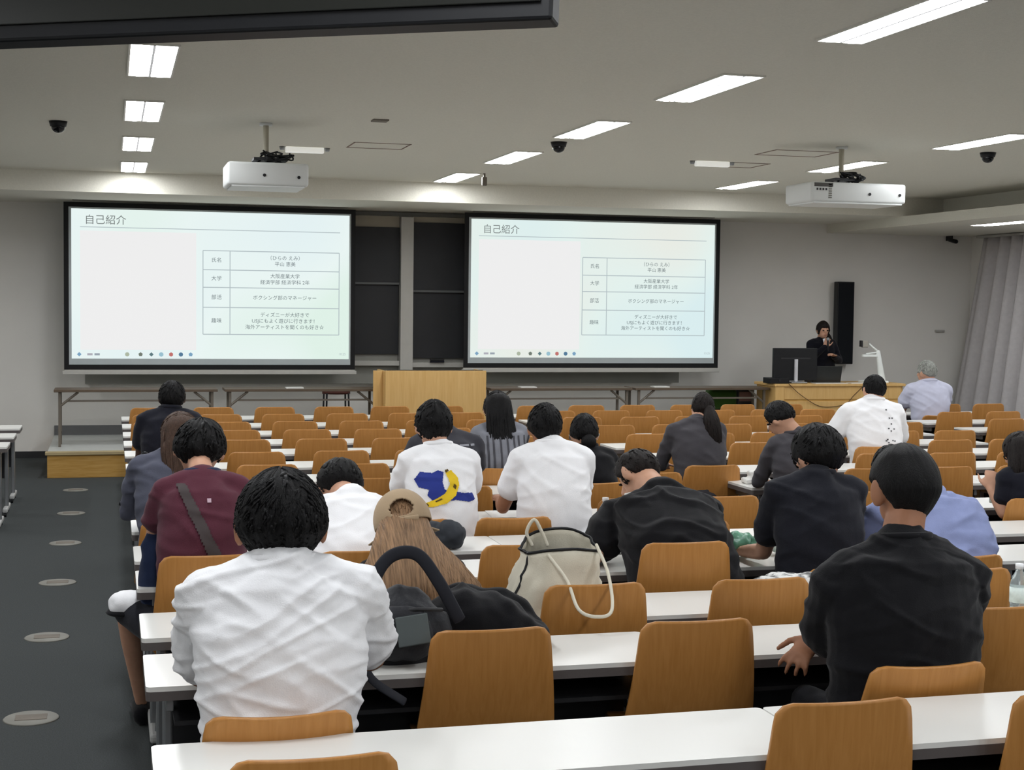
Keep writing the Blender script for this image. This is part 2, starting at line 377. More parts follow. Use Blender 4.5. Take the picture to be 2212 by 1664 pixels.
def text_bm(bm, s, x, z, size, align='CENTER', sx=1.0):
    cu = bpy.data.curves.new('t', 'FONT'); cu.body = s; cu.size = size; cu.align_x = align; cu.align_y = 'CENTER'; cu.resolution_u = 2
    o = bpy.data.objects.new('t', cu); COL.objects.link(o)
    dg = bpy.context.evaluated_depsgraph_get(); dg.update(); me = bpy.data.meshes.new_from_object(o.evaluated_get(dg))
    me.transform(Matrix.Translation((x, 0, z)) @ Matrix.Rotation(PI/2, 4, 'X') @ Matrix.Diagonal((sx, 1, 1, 1)))
    bm.from_mesh(me); bpy.data.objects.remove(o); bpy.data.meshes.remove(me)
def pscreen(x0, x1, z0, z1, Y, label, sm, picw, tabx):
    W, Hh = x1-x0, z1-z0
    r = thing('projection_screen', label, 'projection screen', (x0, Y, z0))
    bm = bmesh.new(); box(bm, 0, .055, -.004, .004, 0, Hh); box(bm, W-.055, W, -.004, .004, 0, Hh); box(bm, .055, W-.055, -.004, .004, 0, .06); box(bm, .055, W-.055, -.004, .004, Hh-.055, Hh)
    link('black_border', bm, M_blackframe, r)
    link('fabric_sheet', B(.055, W-.055, -.003, .003, .06, Hh-.055), M_scrgrey, r)
    link('bottom_bar', B(-.02, W+.02, -.02, .02, -.055, -.012, .006), M_alu, r)
    link('drop_cloth', B(0, W, -.004, .004, -.012, 0), M_alu, r)
    link('casing_slot', B(.1, W-.1, -.06, .04, 3.058-z0, 3.066-z0), mat('slot_dark', (110, 106, 98), .7), r)
    sx0, sx1, sz0, sz1 = .085, W-.075, .13, Hh-.075; w_, h_ = sx1-sx0, sz1-sz0
    sl = link('projected_slide', B(sx0, sx1, -.0045, -.0035, sz0, sz1), sm, r)
    X = lambda u: sx0+w_*u
    Z = lambda v: sz1-h_*v
    def q(bm, u0, u1, v0, v1, d=.0055): box(bm, X(u0), X(u1), -d, -.004, Z(v1), Z(v0))
    bm = bmesh.new(); q(bm, .03, picw, .145, .94, .0052); link('slide_picture', bm, E_pic, sl)
    bm = bmesh.new(); t0 = tabx; t1 = .962; tc = t0+(t1-t0)*.195
    rows = [.262, .392, .512, .648, .832]
    for v in rows: q(bm, t0, t1, v-.003, v+.003)
    for u in (t0, tc, t1): q(bm, u-.0015, u+.0015, rows[0], rows[-1])
    q(bm, .03, .965, .118, .123); link('slide_rules', bm, E_line, sl)
    bm = bmesh.new(); text_bm(bm, '自己紹介', X(.045), Z(.075), .118, 'LEFT', 1.0)
    for v in bm.verts: v.co.y = -.006
    link('slide_title', bm, E_title, sl)
    fs = .062
    def line(s, x, z, f):
        bm = bmesh.new(); text_bm(bm, s, x, z, f)
        for v in bm.verts: v.co.y = -.006
        link('slide_text', bm, E_grey, sl)
    for (v, a, ls) in ((.327, '氏名', ['（ひらの えみ）', '平山 恵美']), (.452, '大学', ['大阪産業大学', '経済学部 経済学科 2年']), (.58, '部活', ['ボクシング部のマネージャー']), (.74, '趣味', ['ディズニーが大好きで', 'USJにもよく遊びに行きます！', '海外アーティストを聞くのも好き☆'])):
        line(a, X((t0+tc)/2), Z(v), fs)
        for i, l in enumerate(ls): line(l, X((tc+t1)/2), Z(v+(i-(len(ls)-1)/2)*.042), fs*.95)
    cols = [(120, 160, 190), (170, 170, 180), (150, 160, 170), (170, 180, 160), (110, 120, 110), (90, 120, 125), (150, 190, 205), (190, 110, 105), (80, 120, 150)]
    us = [.018, .055, .08, .185, .232, .27, .305, .34, .375, .41]
    for i, u in enumerate(us):
        bm = bmesh.new(); c = (X(u+.008), -.0055, Z(.971))
        if i in (1, 2): box(bm, c[0]-.03, c[0]+.03, -.0055, -.0046, c[2]-.012, c[2]+.012)
        else: bmesh.ops.create_cone(bm, cap_ends=True, segments=[4, 20, 6, 8, 5][i % 5], radius1=.026, radius2=.026, depth=.001, matrix=Matrix.Translation(c) @ Matrix.Rotation(PI/2, 4, 'X'))
        link('taskbar_icon', bm, emis('icon%d' % i, cols[i % 9]), sl)
    bm = bmesh.new(); text_bm(bm, '10:25', X(.975), Z(.966), .04)
    for v in bm.verts: v.co.y = -.006
    link('taskbar_clock', bm, E_line, sl)
pscreen(-.525, 2.875, 1.095, 3.04, 18.15, 'left pull-down projection screen showing a self introduction slide', slide_mat('slide_left', (226, 240, 242), (222, 240, 230), (232, 244, 242)), .438, .462)
pscreen(4.235, 7.635, 1.12, 3.045, 18.15, 'right pull-down projection screen showing the same slide', slide_mat('slide_right', (232, 234, 226), (216, 236, 238), (226, 240, 236)), .438, .448)
# ------------------------------------------------------------- folding tables on stage
def folding_table(x0, label, w_=1.78, y=17.45):
    z = .275; H_ = .64
    r = thing('folding_table', label, 'table', (x0, y, z), 0, 'long folding tables on the stage')
    link('table_top', B(0, w_, -.22, .22, H_-.03, H_, .004), M_brown, r)
    link('under_shelf', B(.15, w_-.15, -.17, -.14, H_-.14, H_-.12), M_tleg, r)
    for s in (0, 1):
        x = .06 if s == 0 else w_-.06; d = 1 if s == 0 else -1
        bm = bmesh.new()
        for yy in (-.17, .17): box(bm, x-.014, x+.014, yy-.014, yy+.014, 0, H_-.03)
        box(bm, x-.012, x+.012, -.17, .17, .12, .145)
        l = link('leg_frame', bm, M_tleg, r)
        bm = bmesh.new(); tube(bm, [(x, -.17, H_-.19), (x+d*.2, -.17, H_-.03)], [.014, .014], 8, caps=True); link('leg_brace', bm, M_tleg, l)
folding_table(-.61, 'brown folding table at the left end of the stage')
folding_table(1.25, 'brown folding table on stage left of the podium')
folding_table(4.36, 'brown folding table on stage right of the podium')
folding_table(6.18, 'brown folding table on stage beside the presenter desk')
for x, lb in ((1.95, 'small stack of white paper on the table left of the podium'), (4.75, 'small white paper on the table right of the podium, under the screen edge'), (6.45, 'white paper on the folding table beside the presenter desk')):
    tag(link('paper_stack', B(x, x+.2, 17.3, 17.45, .916, .928), M_white), lb, 'paper')
# stool-like frame behind the second folding table
r = thing('folding_stool', 'dark thin-legged stool standing behind the table left of the podium', 'stool', (2.62, 17.95, .275))
bm = bmesh.new(); bmesh.ops.create_cone(bm, cap_ends=True, segments=24, radius1=.17, radius2=.17, depth=.04, matrix=Matrix.Translation((0, 0, .56))); link('seat', bm, mat('stool_seat', (84, 44, 36), .6), r, True)
for a, b in ((-.13, -.13), (.13, -.13), (-.13, .13), (.13, .13)):
    bm = bmesh.new(); tube(bm, [(a*1.1, b*1.1, .012), (a, b, .545)], [.011, .011], 8); link('leg', bm, M_dark, r)
# podium
r = thing('podium', 'light oak podium standing at the centre of the stage edge', 'podium', (3.62, 16.95, .275))
link('front_panel', B(-.585, .605, -.03, 0, 0, .865, .004), M_pod, r)
for x, nm in ((-.585, 'side_panel'), (.585, 'side_panel')): link(nm, B(x-.005, x+.02, 0, .5, 0, .86, .004), M_pod, r)
link('wing_panel', B(-.7, -.59, .12, .14, 0, .86, .004), M_pod, r)
link('top', B(-.57, .585, 0, .5, .8, .825), M_pod, r)
link('top_edge', B(-.56, .57, -.002, .018, .862, .872), M_dark, r)
r = thing('podium_notes', 'white sheet lying on the right end of the podium', 'paper', (4.0, 17.1, 1.1005)); link('sheet', B(-.15, .15, -.1, .1, 0, .006), M_white, r)
# presenter desk
DX0, DX1, DY = 7.98, 9.72, 17.1
r = thing('presenter_desk', 'oak presenter desk with panelled front at the right end of the stage', 'desk', (DX0, DY, .275)); W = DX1-DX0
link('desk_top', B(-.03, W+.03, -.04, .6, .66, .695, .006), M_pod, r)
link('front_upper_panel', B(.1, W-.02, -.02, 0, .5, .66, .003), M_pod, r)
link('front_lower_panel', B(.1, W-.02, -.02, 0, 0, .475, .003), M_pod, r)
link('groove', B(.1, W-.02, -.012, .0, .475, .5), M_stage, r)
for x in (0, W-.03): link('side_panel', B(x, x+.04, 0, .58, 0, .66, .003), M_pod, r)
link('end_post', B(-.02, .1, -.03, .0, 0, .66, .003), M_pod, r)
tag(link('notice_sheet', B(DX0+.62, DX0+.95, DY-.026, DY-.0205, .52, .6), mat('notice_green', (172, 178, 140), .8)), 'pale green notice stuck on the front of the presenter desk', 'notice')
bm = bmesh.new(); tube(bm, curve_pts([(DX0+.15, DY-.05, .968), (DX0+.3, DY-.052, .84), (DX0+.55, DY-.03, .7), (DX0+.75, DY-.032, .68), (DX0+.95, DY-.03, .72), (DX0+1.05, DY-.03, .82), (DX0+1.2, DY-.052, .968)], 6), [.005]*37, 6)
tag(link('power_cable', bm, mat('cable_brown', (104, 78, 48), .6), smooth=True), 'thin cable drooping across the front of the presenter desk', 'cable')
zt = .9705
r = thing('desktop_monitor', 'black desktop monitor seen from behind on the presenter desk', 'monitor', (8.3, 17.25, zt))
link('casing', B(-.3, .3, -.02, .03, .03, .44, .01), M_black, r); link('screen', B(-.28, .28, .03, .034, .05, .42), mat('mon_screen', (60, 80, 110), .3, emit=(90, 110, 150), stren=.4), r)
link('stand_neck', B(-.02, .02, -.05, -.02, .02, .3, .004), mat('neck_silver', (206, 206, 210), .4), r); link('stand_base', B(-.1, .12, -.12, .06, 0, .02, .006), M_chrome, r)
link('rear_grille', B(-.2, .2, -.024, -.02, .3, .32), M_dark, r)
r = thing('laptop', 'open dark laptop beside the desktop monitor', 'laptop', (8.76, 17.3, zt), -.05)
link('base', B(-.19, .19, 0, .25, 0, .018, .004), M_black, r); link('lid', B(-.19, .19, -.012, 0, 0, .22, .003, M=Matrix.Rotation(.25, 4, 'X')), mat('laptop_lid', (44, 46, 46), .45), r)
r = thing('control_box', 'flat black equipment box at the left end of the presenter desk', 'equipment box', (8.06, 17.2, zt)); link('case', B(-.16, .1, -.1, .12, 0, .07, .006), M_black, r); link('knob', B(-.05, -.02, -.11, -.1, .03, .05), M_dark, r)
r = thing('document_camera', 'white document camera with an angled arm on the presenter desk', 'document camera', (9.35, 17.25, zt))
Mdc = mat('doccam_white', (236, 240, 236), .4, .01)
bm = bmesh.new(); box(bm, -.1, .2, -.12, .14, 0, .03, .01); link('base', bm, Mdc, r)
bm = bmesh.new(); tube(bm, [(.17, 0, .02), (.1, 0, .4)], [(.035, .05), (.02, .03)], 12); link('arm', bm, Mdc, r, True)
link('lamp_bar', B(-.12, .11, -.02, .02, .33, .36, .006), Mdc, r)
bm = bmesh.new(); tube(bm, [(.1, 0, .4), (.03, 0, .45), (-.02, 0, .49)], [.014]*3, 10); tube(bm, [(-.06, 0, .37), (.1, 0, .39)], [.01]*2, 8); link('upper_arm', bm, Mdc, r, True)
link('camera_head', B(-.13, -.05, -.03, .03, .45, .54, .01), mat('camhead', (160, 156, 146), .5), r); link('lens_ring', B(-.15, -.13, -.03, .03, .46, .54, .004), M_dark, r)
r = thing('desk_papers', 'white papers lying along the front edge of the presenter desk', 'paper', (8.85, 17.13, zt)); link('sheet', B(-.35, .1, -.06, .08, 0, .006), M_white, r); link('sheet', B(.15, .4, -.05, .09, 0, .008), M_white, r)
# clutter between last folding table and the desk
r = thing('green_bag', 'dark green cloth bag hanging under the table beside the presenter desk', 'bag', (7.55, 17.75, .275))
bm = bmesh.new(); box(bm, -.22, .16, -.1, .1, .34, .6, .05, 4); link('sack', bm, cloth('green_cloth', (52, 78, 30)), r, True)
bm = bmesh.new(); box(bm, -.1, .1, -.08, .08, 0, .34, .03, 3); link('stuffed_base', bm, C_black, r, True)
r = thing('equipment_rack', 'small dark equipment rack with cables standing under the table by the desk', 'equipment rack', (7.86, 17.8, .275))
link('case', B(-.14, .08, -.12, .12, 0, .6, .01), M_dark, r)
for k in range(3): link('rack_unit', B(-.12, .06, -.128, -.12, .1+.17*k, .22+.17*k, .003), mat('rack%d' % k, (96+14*k, 92, 84), .5), r)
# wall speaker column
r = thing('column_speaker', 'tall black column loudspeaker mounted on the front wall behind the presenter', 'speaker', (9.72, 18.72, 1.15))
link('cabinet', B(-.125, .125, -.06, .06, 0, 1.13, .008), M_black, r); link('grille', B(-.11, .11, -.068, -.06, .02, 1.11, .004), mat('grille_cloth', (10, 14, 20), .9), r); link('wall_bracket', B(-.04, .04, .06, .135, .4, .7), M_dark, r)
# curtain on the right wall near the front
def curtain(y0, y1, zt_, zb, label, xbase):
    bm = bmesh.new(); n = 150; rows = 20; vs = []
    for j in range(rows+1):
        t = j/rows; z = zt_-(zt_-zb)*t; row = []
        for i in range(n+1):
            u = i/n; y = y0+(y1-y0)*(u*(1-.0*t)) + (u*.0)
            y += .32*t*(u**2)*1.0
            a = .045+.03*math.sin(u*9+1)
            row.append(bm.verts.new((xbase-.05-a*(1+.5*t)*math.sin(u*2*PI*13+.6*math.sin(u*17)) - .28*t*u, y, z)))
        vs.append(row)
    for j in range(rows):
        for i in range(n): bm.faces.new((vs[j][i], vs[j][i+1], vs[j+1][i+1], vs[j+1][i]))
    r = thing('curtain', label, 'curtain', (0, 0, 0))
    o = link('fabric', bm, M_curtain, r, True); s = o.modifiers.new('s', 'SOLIDIFY'); s.thickness = .006
    link('curtain_rail', B(xbase-.09, xbase-.03, y0-.1, y1+.1, zt_, zt_+.03), M_alu, r)
curtain(14.6, 18.35, 2.905, .12, 'long grey pleated curtain hanging along the right wall near the front', 11.66)
# ------------------------------------------------------------- desks and chairs
def make_table():
    r = thing('lecture_table', 'proto', 'table', (0, 0, 0)); w_ = .897
    bm = bmesh.new(); box(bm, -w_, w_, -.225, .225, .684, .7)
    es = [e for e in bm.edges if abs(e.verts[0].co.z-e.verts[1].co.z) > .01]
    bmesh.ops.bevel(bm, geom=es, offset=.018, segments=5, affect='EDGES', profile=.5); link('table_top', bm, M_white, r)
    bm = bmesh.new(); box(bm, -w_, w_, -.227, .225, .655, .6845)
    es = [e for e in bm.edges if abs(e.verts[0].co.z-e.verts[1].co.z) > .01]
    bmesh.ops.bevel(bm, geom=es, offset=.018, segments=5, affect='EDGES', profile=.5); link('edge_band', bm, M_edge, r)
    link('book_shelf', B(-w_+.09, w_-.09, -.16, .14, .555, .57), M_dark, r)
    link('modesty_panel', B(-w_+.08, w_-.08, .15, .165, .3, .655), M_dark, r)
    for s in (-1, 1):
        bm = bmesh.new(); x = s*(w_-.075)
        box(bm, x-.016, x+.016, -.03, .045, .06, .655, .008); box(bm, x-.012, x+.012, -.19, .19, .61, .655, .004)
        l = link('leg', bm, M_chrome, r)
        bm = bmesh.new(); box(bm, x-.022, x+.022, -.22, .22, .035, .075, .012)
        f = link('foot', bm, mat('foot_silver', (176, 176, 174), .4) if 'foot_silver' not in MATS else MATS['foot_silver'], l)
        bm = bmesh.new()
        for yy in (-.19, .19): bmesh.ops.create_cone(bm, cap_ends=True, segments=12, radius1=.02, radius2=.02, depth=.02, matrix=Matrix.Translation((x, yy, .02)) @ Matrix.Rotation(PI/2, 4, 'Y'))
        link('caster', bm, M_black, l)
    return reg(r)
T0 = make_table(); t_used = [False]
def place_table(x, y, label, group):
    o = T0 if not t_used[0] else copy_tree(T0); t_used[0] = True
    o.location = (x, y, 0); tag(o, label, 'table', group); return o
B1 = [15.84, 14.87, 13.95, 13.05, 12.17, 11.18, 10.30, 9.45, 8.24, 7.33, 6.64, 5.69, 4.99, 3.91]
B2 = [15.80, 15.0, 14.15, 13.2, 12.27, 11.4, 10.4, 9.47, 8.3, 7.33, 6.55, 5.69]
B3 = [15.66, 14.47, 13.5, 12.5, 11.55]
def rowname(k): return 'back' if k == 13 else ORD[k]
for k, y in enumerate(B1):
    for h, nm in ((1.0, 'left'), (2.8, 'right')):
        if y < 4 and nm == 'right' and False: continue
        place_table(h, y, f'white lecture table, {nm} half of the {rowname(k)} row, block beside the aisle', 'white-topped lecture tables')
for k, y in enumerate(B2[:11]):
    for h, nm in ((5.05, 'left'), (6.85, 'right')):
        if k > 8 and nm == 'right': continue
        place_table(h, y, f'white lecture table, {nm} half of the {rowname(k)} row, middle right block', 'white-topped lecture tables')
for k, y in enumerate(B3): place_table(9.3, y, f'white-topped lecture table in the {rowname(k)} row of the far right block by the curtain', 'white-topped lecture tables')
for k, y in enumerate((15.82, 14.88, 13.95, 13.08)):
    if k: place_table(-1.72, y, f'white-topped lecture table at the left frame edge, {["", "first", "second", "third"][k]} one back from the stage', 'white-topped lecture tables')

def make_chair(fat=1.0):
    r = thing('lecture_chair', 'proto', 'chair', (0, 0, 0))
    def shell(z0, z1, wb, wt, rc):
        bm = bmesh.new(); nu, nv = 16, 14; fr, bk = [], []
        for j in range(nv+1):
            t = j/nv; z = z0+(z1-z0)*(t if t < .7 else .7+.3*math.sin((t-.7)/.3*PI/2)); tt = (z-z0)/(z1-z0)
            hw = (wb+(wt-wb)*tt)*fat; d = z1-z
            if d < rc: hw = hw-rc+math.sqrt(max(0, rc*rc-(rc-d)**2))
            d2 = z-z0
            if d2 < rc: hw = hw-rc*.6+.6*math.sqrt(max(0, rc*rc-(rc-d2)**2))
            a, b = [], []
            for i in range(nu+1):
                u = -1+2*i/nu; x = hw*u; y = .055*(1-tt)+.035*(x/.2)**2-.015*math.sin(PI*tt)-.02
                a.append(bm.verts.new((x, y, z))); b.append(bm.verts.new((x, y+.013, z)))
            fr.append(a); bk.append(b)
        for j in range(nv):
            for i in range(nu):
                bm.faces.new((fr[j][i], fr[j][i+1], fr[j+1][i+1], fr[j+1][i])); bm.faces.new((bk[j][i+1], bk[j][i], bk[j+1][i], bk[j+1][i+1]))
            bm.faces.new((fr[j][0], fr[j+1][0], bk[j+1][0], bk[j][0])); bm.faces.new((fr[j+1][nu], fr[j][nu], bk[j][nu], bk[j+1][nu]))
        for i in range(nu):
            bm.faces.new((fr[nv][i], fr[nv][i+1], bk[nv][i+1], bk[nv][i])); bm.faces.new((fr[0][i+1], fr[0][i], bk[0][i], bk[0][i+1]))
        return bm
    o = link('backrest', shell(.46, .85, .24, .2, .045), M_chair, r, True)
    bm = bmesh.new(); n = 12; R = []
    for j in range(n+1):
        t = j/n; y = .07+.36*t; z = .445-.012*math.sin(PI*t)-(.03*((t-.8)/.2)**2 if t > .8 else 0)
        hw = .2*fat*(1 if .1 < t < .9 else .93); R.append([bm.verts.new((hw*u, y, z+.01*u*u)) for u in (-1, -.5, 0, .5, 1)]+[bm.verts.new((hw*u, y, z+.01*u*u-.013)) for u in (1, .5, 0, -.5, -1)])
    for j in range(n):
        for i in range(10): bm.faces.new((R[j][i], R[j][(i+1) % 10], R[j+1][(i+1) % 10], R[j+1][i]))
    bm.faces.new(R[0][::-1]); bm.faces.new(R[-1]); link('seat', bm, M_chair, r, True)
    for s in (-1, 1):
        bm = bmesh.new(); tube(bm, curve_pts([(s*.15, .085, .52), (s*.155, .06, .44), (s*.17, .04, .25), (s*.2, -.02, .012)], 4), [.011]*13, 8); link('leg', bm, M_chrome, r, True)
        bm = bmesh.new(); tube(bm, curve_pts([(s*.155, .04, .425), (s*.16, .3, .425), (s*.18, .37, .35), (s*.2, .42, .012)], 4), [.011]*13, 8); link('leg', bm, M_chrome, r, True)
    return reg(r)
C0 = make_chair(); c_used = [False]
def place_chair(x, y, label, tilt=0, rz=0, sx=1, sz=1):
    o = C0 if not c_used[0] else copy_tree(C0); c_used[0] = True
    o.location = (x, y, 0); o.rotation_euler = (0, 0, rz); o.scale = (sx, 1, sz)
    tag(o, label, 'chair', 'curved plywood lecture chairs')
    if tilt:
        b = o.children[0] if False else [c for c in CHILD(o) if c.name.startswith('backrest')][0]
        b.rotation_euler = (tilt, 0, 0); b.location = (0, .46*math.sin(tilt)*1.0, .46*(1-math.cos(tilt)))
    return o
def CHILD(o): return [c for c in bpy.data.objects if c.parent == o]
random.seed(3)
# occupied seats: (block,row,seat) -> chair is pushed back and leans lower
SKIP = {}
def grid(block, rows, xs, bname, occ):
    for k, y in enumerate(rows):
        for i, x in enumerate(xs[k] if isinstance(xs, dict) else xs):
            key = (k, i)
            if key in occ and occ[key] is None: continue
            if key in occ: yy, tl, szz, xo = occ[key]
            else: yy, tl, szz, xo = y-.28+random.uniform(-.012, .012), 0, .972, 0
            place_chair(x+xo+random.uniform(-.012, .012), yy, f'plywood chair, {bname}, {rowname(k)} row, seat {["one", "two", "three", "four", "five", "six", "seven"][i]} from the left', tl, random.uniform(-.03, .03), 1, szz)
XB1 = [.39, 1.01, 1.63, 2.24, 2.85, 3.43]
XB2 = [4.44, 5.02, 5.6, 6.2, 6.8, 7.38]
grid(1, B1[:10], XB1, 'block beside the aisle', {(9, 1): None, (9, 2): None, (9, 3): None, (5, 0): (10.66, .2, .97, 0), (8, 0): (7.72, .15, .95, -.05), (8, 2): (7.7, .2, .93, -.1), (8, 3): (7.7, .2, .93, -.16), (6, 4): (9.72, .1, .96, -.25), (7, 3): (8.82, .15, .96, -.2), (7, 4): (8.82, .1, .96, .05)})
grid(2, B2[:9], XB2, 'middle right block', {(5, 2): (10.72, .1, .97, .3), (6, 0): (9.68, .1, .96, -.4), (7, 0): (8.84, .1, .97, -.1), (8, 1): (7.62, .1, .97, .2)})
grid(3, B3[:4], [8.72, 9.3, 9.88], 'far right block', {(0, 0): (14.93, .25, .88, .2)})
# near rows, each chair where it stands
near = [
 (.385, 6.07, 0, 1.05, 'plywood-backed chair behind the man in the maroon polo shirt'),
 (1.02, 6.07, 0, 1.05, 'plywood-backed chair behind the leaning person in white, left of the woman in the cap'),
 (1.73, 6.15, 0, 1.04, 'plywood-backed chair behind the cream tote bag, upright and partly hidden'),
 (2.42, 6.05, 0, 1.045, 'plywood-backed chair standing behind the slumped person in black'),
 (3.12, 5.94, .2, .93, 'plywood-backed chair leaning back behind the man in the dark navy shirt, by the patterned bag'),
 (3.72, 6.0, .15, .95, 'plywood-backed chair behind the person in the pale blue shirt'),
 (.44, 5.39, 0, 1, 'plywood-backed chair hidden in front of the man in the white shirt, at the aisle end'),
 (1.10, 5.2, .05, .97, 'plywood-backed chair behind the woman in the cap, hidden by the black backpack'),
 (1.79, 5.39, 0, 1, 'empty plywood-backed chair just below the cream tote bag, its strap hanging over'),
 (2.47, 5.37, 0, 1, 'empty plywood-backed chair just below the patterned pouch'),
 (3.4, 5.4, 0, 1, 'plywood-backed chair hidden behind the large man in the black shirt'),
 (.45, 4.2, .25, .92, 'plywood-backed chair leaning back behind the man in the large white shirt'),
 (1.205, 4.70, 0, 1, 'large empty plywood-backed chair right of the black backpack'),
 (1.925, 4.69, 0, 1, 'large empty plywood-backed chair left of the large man in the black shirt'),
 (2.50, 4.24, .2, .94, 'plywood-backed chair leaning back behind the large man in the black shirt'),
 (3.12, 4.68, 0, 1, 'plywood-backed chair cut off by the right frame edge, beside the clear bottle'),
 (.465, 3.5, 0, .98, 'nearest plywood-backed chair at the lower left corner of the tables'),
 (1.925, 3.63, 0, 1, 'nearest plywood-backed chair at the bottom right, with light streaks on its back'),
 (2.62, 3.58, 0, 1, 'nearest plywood-backed chair cut off by the bottom right corner'),
]
for x, y, tl, szz, lb in near: place_chair(x, y, lb, tl, 0, 1.0, szz)
# ------------------------------------------------------------- people
def hand(bm, wr, d, n, s=1.0, curl=.5, thumb=1, spread=.1):
    d = Vector(d).normalized(); n = Vector(n); n = (n-d*n.dot(d)).normalized(); sd = d.cross(n)*thumb; wr = Vector(wr)
    tube(bm, [wr-d*.01*s, wr+d*.035*s, wr+d*.085*s], [(.026*s, .019*s), (.039*s, .017*s), (.04*s, .014*s)], 12, up=-n)
    for k in range(4):
        L = (.068, .076, .07, .054)[k]*s; p = wr+d*.085*s+sd*(.029-.0195*k)*s; dd = (d+sd*spread*(1.2-.8*k)).normalized(); pts = [p]
        ax = 0
        for j, f in enumerate((.42, .32, .26)):
            ax += curl*(.6, .9, .7)[j]*(1+.12*k); v = dd*math.cos(ax)+n*math.sin(ax); p = p+v*L*f; pts.append(p)
        tube(bm, pts, [.0098*s, .0092*s, .0085*s, .0075*s], 8, up=-n)
    b = wr+d*.022*s+sd*.03*s; pts = [b, b+(d*.6+sd*.75+n*.15)*.038*s, b+(d*.6+sd*.75+n*.15)*.038*s+(d*.9+sd*.35+n*.3*curl)*.03*s, b+(d*.6+sd*.75+n*.15)*.038*s+(d*.9+sd*.35+n*.3*curl)*.055*s]
    tube(bm, pts, [.0135*s, .0115*s, .0105*s, .0085*s], 8, up=-n)
def headrot(pitch, yaw, roll=0):
    return Matrix.Rotation(yaw, 3, 'Z') @ Matrix.Rotation(roll, 3, 'Y') @ Matrix.Rotation(-pitch, 3, 'X')
def sm(a, b, x):
    t = max(0, min(1, (x-a)/(b-a))); return t*t*(3-2*t)
def hair_shell(bm, c, R, hw, hh, seed, nape=-.62, side=-.25, front=.45, amp=.035, nu=96, nv=56, fluff=0, part=0, gap=.78, taper=.28):
    """cap of hair around the skull; below its hairline the surface dives inside the head"""
    rr = bmesh.ops.create_uvsphere(bm, u_segments=nu, v_segments=nv, radius=1)
    S = Vector((seed*3.1, seed*1.7, seed*.9))
    for v in rr['verts']:
        n = v.co.normalized(); az = abs(math.atan2(n.x, n.y))/PI           # 0 front, 1 back
        if az < .42: lim = front+(side-front)*sm(.2, .42, az)
        else: lim = side+(nape-side)*sm(.5, .78, az)
        if lim == 0: lim = .001
        jag = .09*noise.noise(Vector((math.atan2(n.x, n.y)*7, seed, 0)))
        k = sm(lim-.10, lim+.07, n.z+jag)
        th = math.atan2(n.x, n.y)
        st = noise.noise(Vector((math.sin(th)*6+n.z*1.2, math.cos(th)*6, n.z*1.1))+S)+.55*noise.noise(Vector((math.sin(th)*15+n.z*2, math.cos(th)*15, n.z*2))+S)+.3*noise.noise(Vector((math.sin(th)*34, math.cos(th)*34, n.z*3))+S)
        r = max(.95, 1+amp*st+fluff*noise.noise(n*2.2+S))
        r = gap+(r-gap)*k
        q = 1-taper*sm(-.05, -.8, n.z)
        rz_ = r if n.z > 0 else 1+(r-1)*.6
        v.co = Vector(c)+R @ Vector((n.x*hw/2*r*q, n.y*hw/2*1.1*r*q, n.z*hh/2*rz_))
def locks(bm, c, R, hw, hh, seed, n=160, L=.5, w_=.013, lo=-.55, taper=.28, flare=.05):
    rnd = random.Random(seed); crown = Vector((.05, -.35, .93)).normalized()
    for _ in range(n):
        th = rnd.uniform(.30*PI, 1.7*PI); z = rnd.uniform(lo+.15, .97); d = Vector((math.sin(th)*math.sqrt(1-z*z), math.cos(th)*math.sqrt(1-z*z), z))
        pts, rad = [], []; nst = 5; ll = L*rnd.uniform(.6, 1.2); sw_ = rnd.uniform(-.5, .5)
        for k in range(nst):
            t = k/(nst-1); r = .985+flare*t*rnd.uniform(.2, 1)
            q = 1-taper*sm(-.05, -.8, d.z)
            pts.append(Vector(c)+R @ Vector((d.x*hw/2*r*q, d.y*hw/2*1.1*r*q, d.z*hh/2*(r if d.z > 0 else 1+(r-1)*.6)))); rad.append((w_*(1-.8*t), w_*.5*(1-.8*t)))
            away = (d-crown*d.dot(crown)); away = (away.normalized() if away.length > .01 else Vector((0, -1, 0))); away -= d*away.dot(d)
            side_ = d.cross(away)
            d = (d+(away+side_*sw_)*ll/(nst-1)).normalized()
            if d.z < lo: break
        if len(pts) > 2: tube(bm, pts, rad[:len(pts)], 5, up=(0, .1, 1), caps=True)
def strands(bm, pts, wid, seed, n=110, dep=.02, r=.005, back=(0, -1, 0)):
    rnd = random.Random(seed); P = curve_pts(pts, 6); m = len(P)-1; back = Vector(back)
    for _ in range(n):
        u = rnd.uniform(-1, 1); k0 = rnd.uniform(0, .25); k1 = rnd.uniform(.75, 1.04); q = []; ph = rnd.uniform(0, 6)
        for i in range(10):
            t = min(1, k0+(k1-k0)*i/9); f = t*m; a = min(m-1, int(f)); c = P[a].lerp(P[a+1], f-a); g = t*(len(wid)-1); b = min(len(wid)-2, int(g)); W = wid[b][0]*(1-g+b)+wid[b+1][0]*(g-b); D = wid[b][1]*(1-g+b)+wid[b+1][1]*(g-b)
            q.append(c+Vector((u*W*.97+.006*math.sin(ph+t*7), 0, 0))+back*(D*math.sqrt(max(0, 1-u*u))*.98+rnd.uniform(-.001, .002)))
        tube(bm, q, [r*.5]+[r]*8+[r*.3], 5, caps=True)
